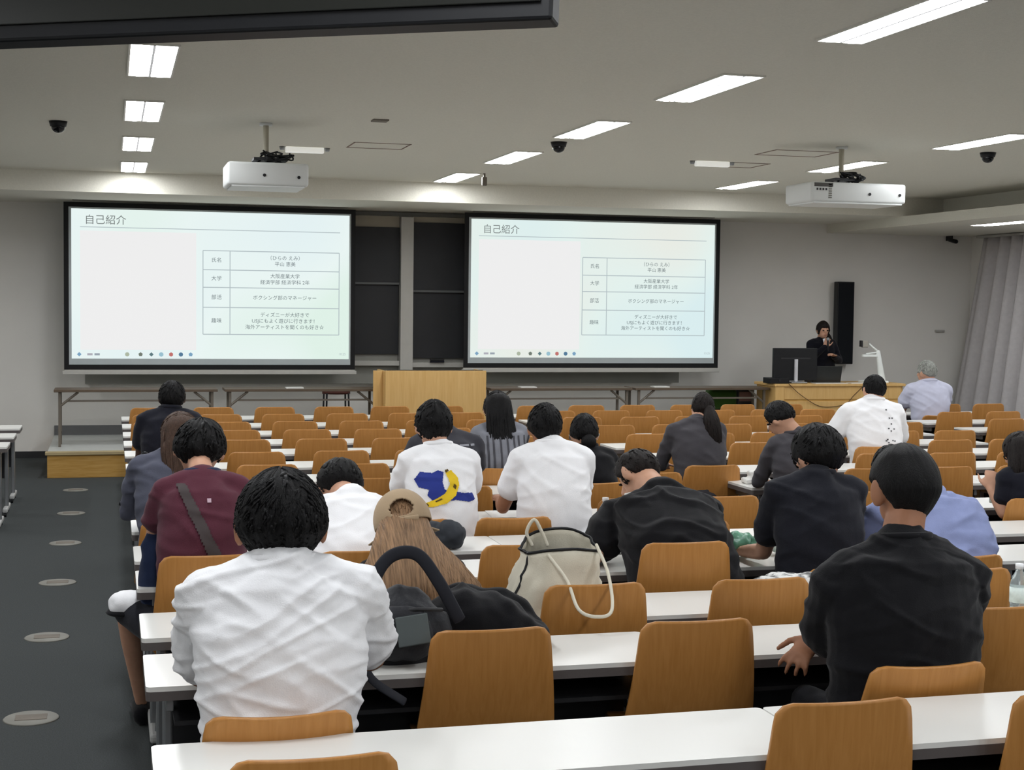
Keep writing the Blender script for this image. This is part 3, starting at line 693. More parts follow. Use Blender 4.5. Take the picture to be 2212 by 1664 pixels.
def long_hair(bm, pts, rads, seed, n=48, amp=.09, up=(0, 1, 0), sub=8):
    P = curve_pts(pts, sub); m = len(pts)-1; Rr = []
    for i in range(len(P)):
        t = i/(len(P)-1)*m; k = min(m-1, int(t)); f = t-k
        Rr.append((rads[k][0]*(1-f)+rads[k+1][0]*f, rads[k][1]*(1-f)+rads[k+1][1]*f))
    strands(bm, pts, rads, seed)
    tube(bm, P, Rr, n, up=up, fn=lambda t, A: 1+amp*(noise.noise(Vector((math.cos(A)*5, math.sin(A)*5, t*1.6+seed)))+.7*noise.noise(Vector((math.cos(A)*13, math.sin(A)*13, t*2+seed)))))
def folds(amp, seed=0, fx=5, fz=9):
    S = Vector((seed*2.3, seed, seed*.7))
    def f(co, n):
        q = co+S
        a = noise.noise(Vector((q.x*fx+q.z*fz, q.y*4, q.z*3-q.x*2.2)))
        b = noise.noise(Vector((q.x*fx-q.z*fz*1.1, q.y*4+5, q.z*3.4+q.x*2.2)))
        g = noise.noise(Vector((q.x*2, q.y*2, q.z*15+2*math.sin(q.x*6))))
        d = amp*(max(0, 1-3.5*abs(a))+.8*max(0, 1-3.5*abs(b))-.55)+amp*.45*g
        return co+n*d
    return f
def project_patch(parent, target, name, m, polys, org, ux, uz, dirv, step=.004, off=.0035):
    """cut-out print laid on the cloth: polys in (u,v) metres around org, dropped along dirv on to the surface"""
    me = target.data; bv = BVHTree.FromPolygons([v.co.copy() for v in me.vertices], [tuple(p.vertices) for p in me.polygons])
    bm = bmesh.new(); org, ux, uz, dirv = Vector(org), Vector(ux), Vector(uz), Vector(dirv).normalized()
    def inside(poly, x, y):
        c = False; j = len(poly)-1
        for i in range(len(poly)):
            if (poly[i][1] > y) != (poly[j][1] > y) and x < (poly[j][0]-poly[i][0])*(y-poly[i][1])/(poly[j][1]-poly[i][1])+poly[i][0]: c = not c
            j = i
        return c
    xs = [p[0] for q in polys for p in q]; ys = [p[1] for q in polys for p in q]; cache = {}
    def vert(i, j):
        if (i, j) not in cache:
            o = org+ux*(i*step)+uz*(j*step)-dirv*.4; h = bv.ray_cast(o, dirv)
            cache[(i, j)] = bm.verts.new(h[0]+h[1]*off if h[0] else org+ux*(i*step)+uz*(j*step)) if h[0] else None
        return cache[(i, j)]
    for i in range(int(min(xs)/step)-1, int(max(xs)/step)+1):
        for j in range(int(min(ys)/step)-1, int(max(ys)/step)+1):
            if any(inside(p, (i+.5)*step, (j+.5)*step) for p in polys):
                q = [vert(i, j), vert(i+1, j), vert(i+1, j+1), vert(i, j+1)]
                if all(q): bm.faces.new(q)
    return link(name, bm, m, parent, True)
def person(label, hip, sh, sw, head, hw, hh, shirt, skin=None, hmat=None, rot=(0, 0, 0), sleeve=.55, bow=.03, elb=None, wri=None, hands=True, voxel=.011, ww=.34, depth=1.0, amp=.006, seed=1, hair={}, collar=True, trouser=None, longsleeve=False, legs=None, stand=None, hpose=None, hairfn=None, shirt_low=.46, neck=1.0, infl=.016, shorts=False, nlock=130, lockw=.04, ff=(5, 9), cth=.009, sdrop=.055):
    skin = skin or M_skin; hmat = hmat or M_hblack; trouser = trouser or C_trouser
    root = thing('person', label, 'person', (hip[0], hip[1], 0)); O = Vector((hip[0], hip[1], 0))
    z0 = .5 if stand is None else stand
    H = Vector((0, 0, z0)); S = Vector(sh)-O; Hd = Vector(head)-O; s = sw/.46; R = headrot(*rot)
    dv = S-H; back = Vector((0, -1, 0)) * bow
    TK = [0, .3, .66, .90, 1.0]; P = [H+Vector((0, 0, -.05*(1-i/20)))+dv*(i/20)+back*math.sin(PI*min(1, i/19)) for i in range(21)]
    up3 = Vector((0, 1, 0))
    def torso(bm, g):
        n = len(P); R_ = []
        key = [(ww*.5, .115*depth), (ww*.48, .11*depth), (sw*.40, .125*depth), (sw*.38, .10*depth), (.066*s*neck, .062*s*neck)]
        for i in range(n):
            t = i/(n-1); k = max(q for q in range(4) if t >= TK[q]-1e-6); f = (t-TK[k])/(TK[k+1]-TK[k]); f = f*f*(3-2*f) if k == 3 else f
            R_.append((key[k][0]*(1-f)+key[k+1][0]*f+g, key[k][1]*(1-f)+key[k+1][1]*f+g))
        tube(bm, P, R_, 28, up=up3, caps='round')
    J = {}
    for sgn in (-1, 1):
        J[sgn] = S+Vector((sgn*(sw/2-.062*s), 0, -sdrop*s))
    E, Wr = {}, {}
    for sgn in (-1, 1):
        e = (elb or {}).get(sgn); wv = (wri or {}).get(sgn)
        E[sgn] = Vector(e)-O if e else J[sgn]+Vector((sgn*.05, .14, -.25))
        if not e: E[sgn].z = max(E[sgn].z, .75)
        Wr[sgn] = Vector(wv)-O if wv else E[sgn]+Vector((-sgn*.10, .20, 0))
        if not wv: Wr[sgn].z = max(.735, Wr[sgn].z-.02)
    # body: one continuous skin
    bm = bmesh.new(); torso(bm, -.012)
    for sgn in (-1, 1):
        tube(bm, [S+Vector((0, 0, .0)), J[sgn]], [.05*s, .05*s], 12, up=up3)
        tube(bm, [J[sgn], (J[sgn]+E[sgn])/2, E[sgn]], [.048*s, .045*s, .037*s], 12)
        tube(bm, [E[sgn], E[sgn]*.65+Wr[sgn]*.35, Wr[sgn]], [.037*s, .036*s, .026*s], 12)
        if hands:
            hp = (hpose or {}).get(sgn, {}); d = hp.get('d', (Wr[sgn]-E[sgn])); hand(bm, Wr[sgn], d, hp.get('n', (0, .05, -1)), hp.get('s', 1.0), hp.get('curl', .45), hp.get('t', sgn*1), hp.get('spread', .1))
    L = {}
    for sgn in (-1, 1):
        if stand is not None: kn, an = Vector((sgn*.09, .02, z0*.53)), Vector((sgn*.09, -.01, .36))
        elif legs and sgn in legs: kn, an = Vector(legs[sgn][0])-O, Vector(legs[sgn][1])-O
        else: kn, an = Vector((sgn*.12, .42, .52)), Vector((sgn*.12, .40, .1))
        L[sgn] = (Vector((sgn*.085, .02, z0-.0)), kn, an)
        tube(bm, [L[sgn][0], kn], [.07, .045], 12); tube(bm, [kn, (kn*2+an)/3, an], [.045, .046, .03], 12)
    hs = hw*.90
    ell(bm, Hd+R @ Vector((0, 0, .015*hh)), (hs*.47, hs*.5, hh*.435), R, 24, 18)
    ell(bm, Hd+R @ Vector((0, .12*hs, -.26*hh)), (hs*.34, hs*.40, hh*.235), R, 20, 14)
    tube(bm, [Hd+R @ Vector((0, hs*.52, .02*hh)), Hd+R @ Vector((0, hs*.63, -.12*hh))], [.008*s, .014*s], 8)
    ell(bm, Hd+R @ Vector((0, hs*.52, -.235*hh)), (.024*s, .012*s, .008*s), R, 10, 8)
    for sgn in (-1, 1): ell(bm, Hd+R @ Vector((sgn*hs*.5, .0, -.07*hh)), (.012*s, .022*s, .036*s), R @ Matrix.Rotation(sgn*-.25, 3, 'Z'), 12, 10)
    nb = S+Vector((0, .01, -.01)); tube(bm, [nb, (nb+Hd)/2+R @ Vector((0, -.01, -.05*hh)), Hd+R @ Vector((0, -.015, -.22*hh))], [.062*s*neck, .056*s*neck, .054*s*neck], 16, up=up3)
    body = remesh(bm, 'body', skin, voxel, root, 2)
    # eyes and mouth
    for sgn in (-1, 1):
        bm = bmesh.new(); ell(bm, Hd+R @ Vector((sgn*hs*.19, hs*.485, -.01*hh)), (.013, .008, .007), R, 10, 8); link('eye', bm, M_eye, root, True)
    bm = bmesh.new(); ell(bm, Hd+R @ Vector((0, hs*.535, -.245*hh)), (.022, .008, .006), R, 12, 8); link('mouth', bm, M_lips, root, True)
    # shirt
    bm = bmesh.new(); torso(bm, infl)
    for sgn in (-1, 1):
        tube(bm, [S+Vector((0, 0, -.005)), J[sgn]], [.055*s+infl*.4, .055*s+infl*.5], 16, up=up3)
        if longsleeve:
            tube(bm, [J[sgn], (J[sgn]+E[sgn])/2, E[sgn]], [.062*s, .058*s, .052*s], 16); tube(bm, [E[sgn], Wr[sgn]], [.052*s, .038*s], 16)
        else:
            q = J[sgn].lerp(E[sgn], sleeve); tube(bm, [J[sgn], J[sgn].lerp(E[sgn], sleeve*.5), q], [.066*s, .07*s, .072*s], 16)
    st = remesh(bm, 'shirt', shirt, voxel*.95, root, 2, folds(amp, seed, *ff))
    if collar:
        bm = bmesh.new(); tdir = (Hd-S).normalized(); c = S+tdir*.035; n_ = 24; pts = []
        for k in range(n_+1):
            a = 2*PI*k/n_; pts.append(c+Vector((.076*s*neck*math.cos(a), .07*s*neck*math.sin(a), -.012*math.sin(a))))
        tube(bm, pts, [(cth, cth*1.4)]*(n_+1), 8, caps=None); link('collar', bm, collar if not isinstance(collar, bool) else shirt, root, True)
    # trousers and shoes
    bm = bmesh.new()
    tube(bm, [Vector((0, 0, z0-.06)), Vector((0, 0, z0+.03))], [(ww*.5+.01, .13*depth), (ww*.5+.005, .125*depth)], 24, up=up3)
    for sgn in (-1, 1):
        h_, kn, an = L[sgn]
        if shorts: tube(bm, [h_, h_.lerp(kn, .95)], [.088, .07], 16)
        else: tube(bm, [h_, kn], [.082, .062], 16); tube(bm, [kn, an], [.06, .046], 16)
    remesh(bm, 'trousers', trouser, .013, root, 2, folds(.004, seed+2))
    for sgn in (-1, 1):
        an = L[sgn][2]; fz = .0 if stand is None else .275
        bm = bmesh.new(); tube(bm, [(an.x, an.y-.05, fz+.045), (an.x, an.y+.06, fz+.05), (an.x*1.05, an.y+.19, fz+.034)], [(.038, .044), (.045, .048), (.04, .03)], 12); link('shoe', bm, C_black, root, True)
    # hair
    bm = bmesh.new(); hk = dict(nape=-.62, side=-.25, front=.45, amp=.035); hk.update(hair)
    hair_shell(bm, Hd, R, hw, hh, seed, **hk)
    if nlock: locks(bm, Hd, R, hw, hh, seed, n=nlock, lo=hk['nape'], taper=hk.get('taper', .28), w_=hw*lockw)
    if hairfn: hairfn(bm, Hd, R, O)
    link('hair', bm, hmat, root, True)
    return root, body, st, O
def kid(root, nm):
    for c in root.children_recursive:
        if c.name.startswith(nm): return c
# P1 large white shirt, front left
r1, b1, s1, O1 = person('person with thick black hair in a creased white t-shirt, nearest on the left', (.47, 4.36), (.485, 4.41, 1.125), .60, (.49, 4.47, 1.255), .275, .32, C_white, voxel=.0072, amp=.0095, ff=(7.5, 13), lockw=.032, ww=.43, seed=2, sleeve=.76, rot=(.1, 0, 0), elb={-1: (.27, 4.70, .755), 1: (.79, 4.62, .80)}, wri={-1: (.42, 4.92, .735), 1: (.62, 4.9, .735)}, hair=dict(amp=.05, nape=-.85, side=-.55, nu=160, nv=100, taper=.3), nlock=560, skin=M_skin2, infl=.02, depth=1.05)
# P3 maroon polo
r3, b3, s3, O3 = person('man in a maroon polo shirt with blue collar and crossbody strap', (.36, 6.27), (.37, 6.40, 1.165), .42, (.37, 6.60, 1.275), .225, .26, C_maroon, rot=(.15, -.15, .08), seed=3, amp=.007, ww=.34, collar=C_jean, cth=.016, hair=dict(amp=.07, nape=-.6, fluff=.05), legs={-1: ((.06, 6.62, .58), (.13, 6.9, .1))}, shorts=True, trouser=C_dnavy, skin=M_skin)
# P4 woman, grey-blue top
def hf4(bm, Hd, R, O): long_hair(bm, [Hd+Vector((0, -.03, .03)), Hd+Vector((-.005, -.09, -.08)), Hd+Vector((.0, -.13, -.19)), Hd+Vector((.02, -.13, -.28))], [(.1, .09), (.1, .06), (.085, .045), (.05, .02)], 4)
r4, b4, s4, O4 = person('woman with long brown hair in a grey-blue top behind the man in maroon', (.32, 7.86), (.29, 7.95, 1.10), .42, (.355, 7.98, 1.21), .21, .25, C_greyblue, hmat=M_hbrown, rot=(.2, .1, -.15), seed=4, longsleeve=True, amp=.008, hairfn=hf4, ww=.32)
# P5 far left, black shirt
r5, b5, s5, O5 = person('dark-haired person in a black shirt alone near the left end, far rows', (.40, 10.82), (.40, 10.88, 1.12), .46, (.42, 10.92, 1.225), .19, .24, C_navy, skin=M_skin3, seed=5, voxel=.014, ww=.38, elb={-1: (.2, 11.0, .78)})
# P6 leaning person in white
r6, b6, s6, O6 = person('person in a white t-shirt leaning low, left of the woman in the cap', (1.02, 6.28), (1.03, 6.62, 1.03), .48, (1.02, 6.85, 1.075), .215, .25, C_white, rot=(.7, -.1, 0), seed=6, amp=.008, ww=.4, bow=.10)
# P7 banana print shirt
r7, b7, s7, O7 = person('person in a white t-shirt with a blue and yellow print on the back', (1.72, 7.84), (1.72, 7.92, 1.12), .45, (1.70, 7.98, 1.255), .21, .27, C_white, rot=(.15, 0, 0), seed=7, amp=.005, ww=.40, hair=dict(nape=-.75, amp=.05), sleeve=.6)
blue = [(-.16, .05), (-.13, .09), (-.07, .085), (-.04, .10), (-.01, .09), (-.02, .04), (-.01, .0), (.04, -.01), (.1, -.02), (.15, -.025), (.165, -.06), (.13, -.07), (.05, -.055), (-.02, -.06), (-.07, -.06), (-.1, -.03), (-.09, 0), (-.14, .01)]
yel = [(.0, .085), (.03, .10), (.065, .06), (.07, .02), (.05, -.03), (.0, -.07), (-.07, -.09), (-.13, -.09), (-.12, -.075), (-.06, -.05), (-.01, -.02), (.02, .03)]
project_patch(r7, s7, 'shirt_print', mat('print_blue', (40, 56, 140), .8), [blue], (.0, 0, .925), (1, 0, 0), (0, 0, 1), (0, 1, 0), step=.003)
project_patch(r7, s7, 'shirt_print', mat('print_yellow', (232, 196, 40), .8), [yel], (.0, 0, .925), (1, 0, 0), (0, 0, 1), (0, 1, 0), off=.006, step=.003)
Mpb = mat('print_brown', (92, 74, 30), .8)
for q in ([(-.13, -.088), (-.09, -.085), (-.1, -.072), (-.125, -.075)], [(.0, .085), (.02, .098), (.01, .105), (-.005, .1)], [(.04, .03), (.055, .02), (.05, .0), (.035, .01)], [(-.06, -.068), (-.02, -.05), (-.03, -.045), (-.06, -.06)]): project_patch(r7, s7, 'shirt_print', Mpb, [q], (.0, 0, .925), (1, 0, 0), (0, 0, 1), (0, 1, 0), off=.008, step=.003)
# P8 plain white shirt
r8, b8, s8, O8 = person('person in a plain white t-shirt with left forearm bent on the table', (2.35, 7.84), (2.36, 7.92, 1.125), .48, (2.33, 7.98, 1.24), .195, .26, C_white, seed=8, amp=.006, ww=.42, sleeve=.62, elb={-1: (2.11, 8.04, .78), 1: (2.56, 8.08, .78)}, wri={-1: (2.14, 8.22, .80)}, skin=M_skin2)
# P9 long black hair
def hf9(bm, Hd, R, O): long_hair(bm, [Hd+Vector((0, -.03, .04)), Hd+Vector((0, -.1, -.1)), Hd+Vector((.01, -.15, -.28)), Hd+Vector((.02, -.155, -.44))], [(.09, .08), (.095, .05), (.115, .045), (.07, .03)], 9)
r9, b9, s9, O9 = person('woman with very long straight black hair in a grey striped top', (2.58, 9.86), (2.58, 9.94, 1.08), .42, (2.57, 9.98, 1.195), .19, .25, C_grey, seed=9, voxel=.013, longsleeve=True, hairfn=hf9)
Mst = mat('stripe_dark', (70, 70, 76), .8)
for k in range(9): project_patch(r9, s9, 'shirt_stripe', Mst, [[(-.17+.045*k, -.25), (-.158+.045*k, -.25), (-.158+.045*k, .12), (-.17+.045*k, .12)]], (0, 0, .9), (1, 0, 0), (0, 0, 1), (0, 1, 0), step=.012)
# P10 dark shirt with lettering, hidden behind the banana shirt
r10, b10, s10, O10 = person('person in a charcoal t-shirt with pale lettering on the back, mostly hidden', (2.0, 8.98), (2.0, 9.03, 1.10), .48, (1.95, 9.1, 1.17), .18, .24, C_char, seed=10, voxel=.013, rot=(.4, 0, 0))
Mlp = mat('letter_pale', (150, 152, 160), .8)
for x, z, wd in ((.06, .06, .06), (.13, .06, .03), (.04, .03, .11), (.03, 0, .05), (.09, 0, .08), (.05, -.03, .07)): project_patch(r10, s10, 'shirt_lettering', Mlp, [[(x, z), (x+wd, z), (x+wd, z+.012), (x, z+.012)]], (.0, 0, .98), (1, 0, 0), (0, 0, 1), (0, 1, 0), step=.006)
# P11 bun hair, black top
def hf11(bm, Hd, R, O): ell(bm, Hd+Vector((0, -.1, -.05)), (.05, .04, .05), None, 16, 12)
r11, b11, s11, O11 = person('person with dark hair tied low wearing a black top, right of the plain white shirt', (2.93, 8.98), (2.93, 9.04, .99), .40, (2.92, 9.1, 1.10), .185, .25, C_black, seed=11, voxel=.013, rot=(.2, -.2, 0), hairfn=hf11, hair=dict(nape=-.45))
bm = bmesh.new(); hd = Vector((2.92, 9.1, 1.10))-O11; tube(bm, [hd+Vector((.095, -.02, -.01)), hd+Vector((.105, .05, -.05))], [.004, .004], 6); link('mask_strap', bm, M_white, r11)
# P13 slumped person in black
r13, b13, s13, O13 = person('person in a loose black shirt slumped over the table, broad back showing', (2.50, 6.30), (2.55, 6.72, .985), .62, (2.53, 7.0, 1.08), .22, .25, C_black, rot=(.8, .5, .25), seed=13, bow=.16, ww=.50, depth=1.25, amp=.012, sleeve=.8, elb={-1: (2.2, 6.62, .76), 1: (2.78, 6.85, .76)}, wri={-1: (2.10, 6.5, .74)}, hmat=M_hdark, infl=.03)
bm = bmesh.new(); hd = Vector((2.53, 7.0, 1.08))-O13; tube(bm, curve_pts([hd+Vector((-.1, -.1, -.09)), hd+Vector((.0, -.14, -.06)), hd+Vector((.1, -.12, -.02))], 4), [.006]*9, 6); link('earphone_cord', bm, M_white, r13, True)
# P14 ponytail
def hf14(bm, Hd, R, O): long_hair(bm, [Hd+Vector((.01, -.08, .0)), Hd+Vector((.01, -.13, -.08)), Hd+Vector((.02, -.15, -.2)), Hd+Vector((.02, -.14, -.32))], [(.035, .03), (.055, .035), (.06, .035), (.03, .02)], 14)
r14, b14, s14, O14 = person('woman with a long dark ponytail in a slate grey top', (4.0, 9.78), (4.0, 9.86, 1.09), .46, (4.06, 9.9, 1.195), .165, .23, C_slate, seed=14, voxel=.013, longsleeve=True, hmat=M_hdark, hairfn=hf14, rot=(.2, -.2, 0))
# P15 head turned down left
r15, b15, s15, O15 = person('person in a dark grey shirt with bare neck, head bowed to the left', (4.38, 8.98), (4.40, 9.06, 1.06), .46, (4.3, 9.14, 1.18), .195, .24, C_slate, seed=15, voxel=.012, rot=(.55, .6, 0), hair=dict(nape=-.35, side=-.2), longsleeve=True, skin=M_skin)
# P16 dark navy shirt
r16, b16, s16, O16 = person('person in a dark navy t-shirt reading at the table with the green plastic bag', (3.11, 6.16), (3.12, 6.24, 1.13), .50, (3.17, 6.32, 1.235), .245, .29, C_dnavy, seed=16, ww=.40, amp=.007, rot=(.25, .35, 0), sleeve=.65, elb={-1: (2.95, 6.42, .77)}, wri={-1: (2.93, 6.62, .74)}, hair=dict(amp=.05, nape=-.6))
# P17 big black shirt
r17, b17, s17, O17 = person('large person with short cropped hair in a black t-shirt, nearest on the right', (2.50, 4.37), (2.54, 4.44, 1.125), .64, (2.59, 4.52, 1.315), .235, .29, C_black, skin=M_skin2, seed=17, voxel=.0075, ww=.50, amp=.009, sleeve=1.0, rot=(.15, .02, 0), hair=dict(nape=-.92, side=.12, amp=.015, gap=.86, taper=.2), nlock=0, depth=1.2, infl=.02, elb={-1: (2.33, 4.52, .83), 1: (2.84, 4.62, .82)}, wri={-1: (2.335, 4.66, .775), 1: (2.52, 4.66, .765)}, hpose={-1: dict(d=(-.5, -.25, -.35), n=(-.2, .3, -1), curl=.45, s=1.05, spread=.3, t=-1), 1: dict(d=(-.45, -.4, -.5), n=(0, .4, -1), curl=.35, s=1.0, spread=.2)}, neck=.86, sdrop=.085)
# second hand of the large man, reaching under his left arm
# P18 pale blue shirt
r18, b18, s18, O18 = person('person in a pale blue shirt mostly hidden behind the large man in black', (3.74, 6.16), (3.72, 6.3, 1.01), .62, (3.66, 6.5, 1.13), .20, .26, C_blue, seed=18, ww=.46, rot=(.5, 0, 0), amp=.012, bow=.1, depth=1.15, sleeve=.7, infl=.025)
# P19 woman at the right edge
def hf19(bm, Hd, R, O): long_hair(bm, [Hd+Vector((0, -.03, .03)), Hd+Vector((-.02, -.08, -.1)), Hd+Vector((-.03, -.09, -.2)), Hd+Vector((-.03, -.08, -.3))], [(.1, .09), (.105, .07), (.09, .05), (.05, .03)], 19)
r19, b19, s19, O19 = person('woman with long dark hair at the right frame edge holding a small drink bottle', (5.33, 7.76), (5.33, 7.84, .97), .44, (5.30, 7.9, 1.06), .21, .25, C_navy, seed=19, hairfn=hf19, hmat=M_hdark, elb={-1: (5.14, 7.82, .70)}, wri={-1: (5.1, 7.9, .84)}, hpose={-1: dict(d=(.1, .2, .9), n=(.6, .7, 0), curl=.9, t=1)}, rot=(.3, .3, 0), skin=M_skin)
# P20 white shirt with characters
r20, b20, s20, O20 = person('person in a white t-shirt with small black characters down the back, far right seats', (5.93, 10.82), (5.93, 10.9, 1.15), .56, (5.97, 10.94, 1.265), .185, .235, C_white, seed=20, voxel=.013, ww=.42, sleeve=.9, elb={-1: (5.62, 11.0, .85), 1: (6.24, 11.0, .85)}, wri={-1: (5.5, 11.2, .8)})
Mld = mat('letter_dark', (90, 90, 94), .8)
for x, z in ((0, .1), (.02, .035), (.045, .035), (.03, -.01), (.0, -.045), (.05, -.05), (.02, -.065), (-.03, -.14), (-.01, -.155), (.03, -.14), (.05, -.145), (-.02, -.13)): project_patch(r20, s20, 'shirt_lettering', Mld, [[(x, z), (x+.014, z), (x+.014, z+.012), (x, z+.012)]], (.05, 0, 1.0), (1, 0, 0), (0, 0, 1), (0, 1, 0), step=.005)
# P21 elderly man
r21, b21, s21, O21 = person('grey-haired man in a pale lavender shirt sitting upright at the far right', (8.92, 15.08), (8.93, 15.12, 1.075), .58, (8.92, 15.15, 1.205), .215, .27, C_lav, hmat=M_hgrey, seed=21, voxel=.014, rot=(.05, .45, 0), hair=dict(nape=-.4, side=-.1, amp=.05), ww=.42)
# P22 presenter standing, facing the audience
r22, b22, s22, O22 = person('presenter in a black suit standing behind the desk holding a microphone', (8.93, 17.78), (8.93, 17.79, 1.50), .42, (8.93, 17.76, 1.635), .175, .235, C_suit, seed=22, voxel=.011, rot=(.1, PI, 0), stand=1.12, longsleeve=True, hmat=M_hdark, hair=dict(front=.35, side=-.55, nape=-.7), elb={-1: (8.72, 17.7, 1.24), 1: (9.14, 17.7, 1.24)}, wri={-1: (8.86, 17.55, 1.42), 1: (9.0, 17.58, 1.3)}, hpose={-1: dict(d=(.3, -.1, .9), n=(.3, 1, 0), curl=.9)}, collar=False, bow=0)
bm = bmesh.new(); c = Vector((8.93, 17.79, 1.50))-O22
for sg in (-1, 1): box(bm, -.008, .03, -.012, .0, -.13, .02, M=Matrix.Translation(c+Vector((sg*.02-.01, -.115, 0))) @ Matrix.Rotation(sg*.25, 4, 'Y'))
link('blouse_front', bm, C_white, r22)
def hf22(): pass
bm = bmesh.new(); long_hair(bm, [Vector((.075, .02, 1.6)), Vector((.1, -.01, 1.52)), Vector((.1, -.05, 1.43)), Vector((.09, -.07, 1.36))], [(.02, .02), (.028, .022), (.024, .02), (.01, .01)], 22, 16); link('side_ponytail', bm, M_hdark, r22, True)
r = thing('microphone', 'small dark microphone in the hand of the presenter', 'microphone', (8.885, 17.52, 1.43)); bm = bmesh.new(); tube(bm, [(0, 0, -.06), (0, 0, .06)], [.012, .014], 10); link('handle', bm, M_black, r, True)
bm = bmesh.new(); ell(bm, (0, 0, .085), (.022, .022, .026)); link('grille', bm, M_chrome, r, True)

# P3 extras: strap, logo
project_patch(r3, s3, 'bag_strap', mat('strap_grey', (70, 62, 62), .8), [[(-.1, .17), (-.06, .17), (.12, -.2), (.2, -.3), (.15, -.3), (.06, -.2)]], (0, 0, .98), (1, 0, 0), (0, 0, 1), (0, 1, 0), off=.009, step=.006)
project_patch(r3, s3, 'shirt_logo', mat('logo_pink', (196, 170, 182), .8), [[(-.006, .1), (.008, .1), (.008, .115), (-.006, .115)]], (.03, 0, .98), (1, 0, 0), (0, 0, 1), (0, 1, 0), step=.004, off=.005)
# ------------------------------------------------------------- P2: woman in the cap
def hf2(bm, Hd, R, O):
    long_hair(bm, [Hd+Vector((0, -.02, .0)), Hd+Vector((-.01, -.15, -.05)), Hd+Vector((-.01, -.25, -.12)), Hd+Vector((-.0, -.31, -.20)), Hd+Vector((.01, -.32, -.30))], [(.095, .09), (.125, .06), (.175, .05), (.225, .04), (.225, .03)], 2, n=110, amp=.06, sub=12); strands(bm, [Hd+Vector((0, -.02, .0)), Hd+Vector((-.01, -.15, -.05)), Hd+Vector((-.01, -.25, -.12)), Hd+Vector((-.0, -.31, -.20)), Hd+Vector((.01, -.32, -.32))], [(.095, .09), (.125, .06), (.19, .05), (.25, .04), (.26, .03)], 7, n=320, r=.0065)
r2, b2, s2, O2 = person('woman with long light brown hair and a tan cap slumped over the table', (1.15, 5.60), (1.14, 5.74, .90), .46, (1.10, 5.72, 1.05), .20, .24, C_black, rot=(.5, -.1, -.25), seed=12, hmat=M_hlight, hairfn=hf2, bow=.08, longsleeve=True)
bm = bmesh.new(); Hd = Vector((1.10, 5.72, 1.05))-O2; R = headrot(.35, -.1, -.2); rr = bmesh.ops.create_uvsphere(bm, u_segments=120, v_segments=80, radius=1)
kill = []
for v in rr['verts']:
    n = v.co.copy()
    az = math.atan2(n.x, -n.y)      # 0 at the back
    hole = (az/.42)**2+((n.z-.28)/.26)**2 < 1 and n.y < 0
    if n.z < -.12 or hole: kill.append(v)
    v.co = Hd+R @ Vector((n.x*.114, n.y*.125, n.z*.13+.01))
bmesh.ops.delete(bm, geom=kill, context='VERTS'); cp = link('cap', bm, C_tan, r2, True); sd = cp.modifiers.new('s', 'SOLIDIFY'); sd.thickness = .006
bm = bmesh.new(); vs = []
for j in range(5):
    row = []
    for i in range(13):
        a = -.9+1.8*i/12; rad = .12+.075*j/4; row.append(bm.verts.new(Hd+R @ Vector((math.sin(a)*rad*.95, math.cos(a)*rad*1.05, .0-.02*(j/4)-.03*a*a*.3))))
    vs.append(row)
for j in range(4):
    for i in range(12): bm.faces.new((vs[j][i], vs[j][i+1], vs[j+1][i+1], vs[j+1][i]))
bl = link('cap_brim', bm, C_tan, cp, True); sd = bl.modifiers.new('s', 'SOLIDIFY'); sd.thickness = .005
bm = bmesh.new(); tube(bm, [Hd+R @ Vector((.114*1.02*math.sin(a), -.125*1.02*math.cos(a), -.008)) for a in [-.5+.1*k for k in range(11)]], [(.003, .011)]*11, 8, up=(0, 0, 1)); link('cap_strap', bm, C_tan, cp, True)

# ------------------------------------------------------------- bags and small things
# black backpack standing on the table with a jacket
r = thing('backpack', 'black backpack with a square patch leaning on the chair behind the woman in the cap', 'backpack', (.96, 4.93, .72))
def crumple(a, f, seed):
    def g(co, n): return co+n*a*(noise.noise(co*f+Vector((seed, 0, 0)))+.5*noise.noise(co*f*2.3+Vector((seed, 3, 0))))
    return g
Cbag = mat('backpack_nylon', (30, 31, 36), .6, .1, 10, bump=.2, bscale=90)
Ctrim = mat('backpack_strap', (26, 28, 36), .75, .1)
bm = bmesh.new(); tube(bm, [(0, .02, .02), (0, .0, .09), (.0, .02, .155), (.01, .04, .185)], [(.16, .075), (.165, .085), (.15, .07), (.10, .045)], 28, up=(0, 1, 0)); remesh(bm, 'main_compartment', Cbag, .008, r, 2, crumple(.014, 9, 1))
bm = bmesh.new(); tube(bm, [(-.03, -.07, .03), (-.03, -.085, .09), (-.02, -.065, .16)], [(.1, .035), (.11, .04), (.08, .03)], 24, up=(0, 1, 0)); remesh(bm, 'front_pocket', Cbag, .008, r, 2, crumple(.01, 12, 2))
bm = bmesh.new(); tube(bm, curve_pts([(-.13, -.03, .1), (-.12, -.05, .26), (-.06, -.03, .345), (.03, -.03, .35), (.10, -.05, .26), (.17, -.07, .13)], 8), [(.022, .007)]*41, 10, up=(0, 1, 0)); link('shoulder_strap', bm, Ctrim, r, True)
link('patch', B(-.055, .055, -.003, .003, -.05, .05, .004, M=Matrix.Translation((.0, -.128, .115)) @ Matrix.Rotation(-.12, 4, 'Y') @ Matrix.Rotation(-.2, 4, 'X')), mat('patch_grey', (84, 92, 92), .5), r)
bm = bmesh.new(); tube(bm, [(-.07, -.07, .165), (.02, -.085, .175), (.11, -.06, .165)], [.007]*3, 8); link('zip', bm, M_dark, r, True)
bm = bmesh.new(); tube(bm, curve_pts([(-.13, -.06, .12), (-.17, -.16, .04), (-.15, -.22, -.02), (-.05, -.245, -.09)], 6), [(.02, .006)]*19, 10, up=(0, 1, 0)); link('hanging_strap', bm, Ctrim, r, True)
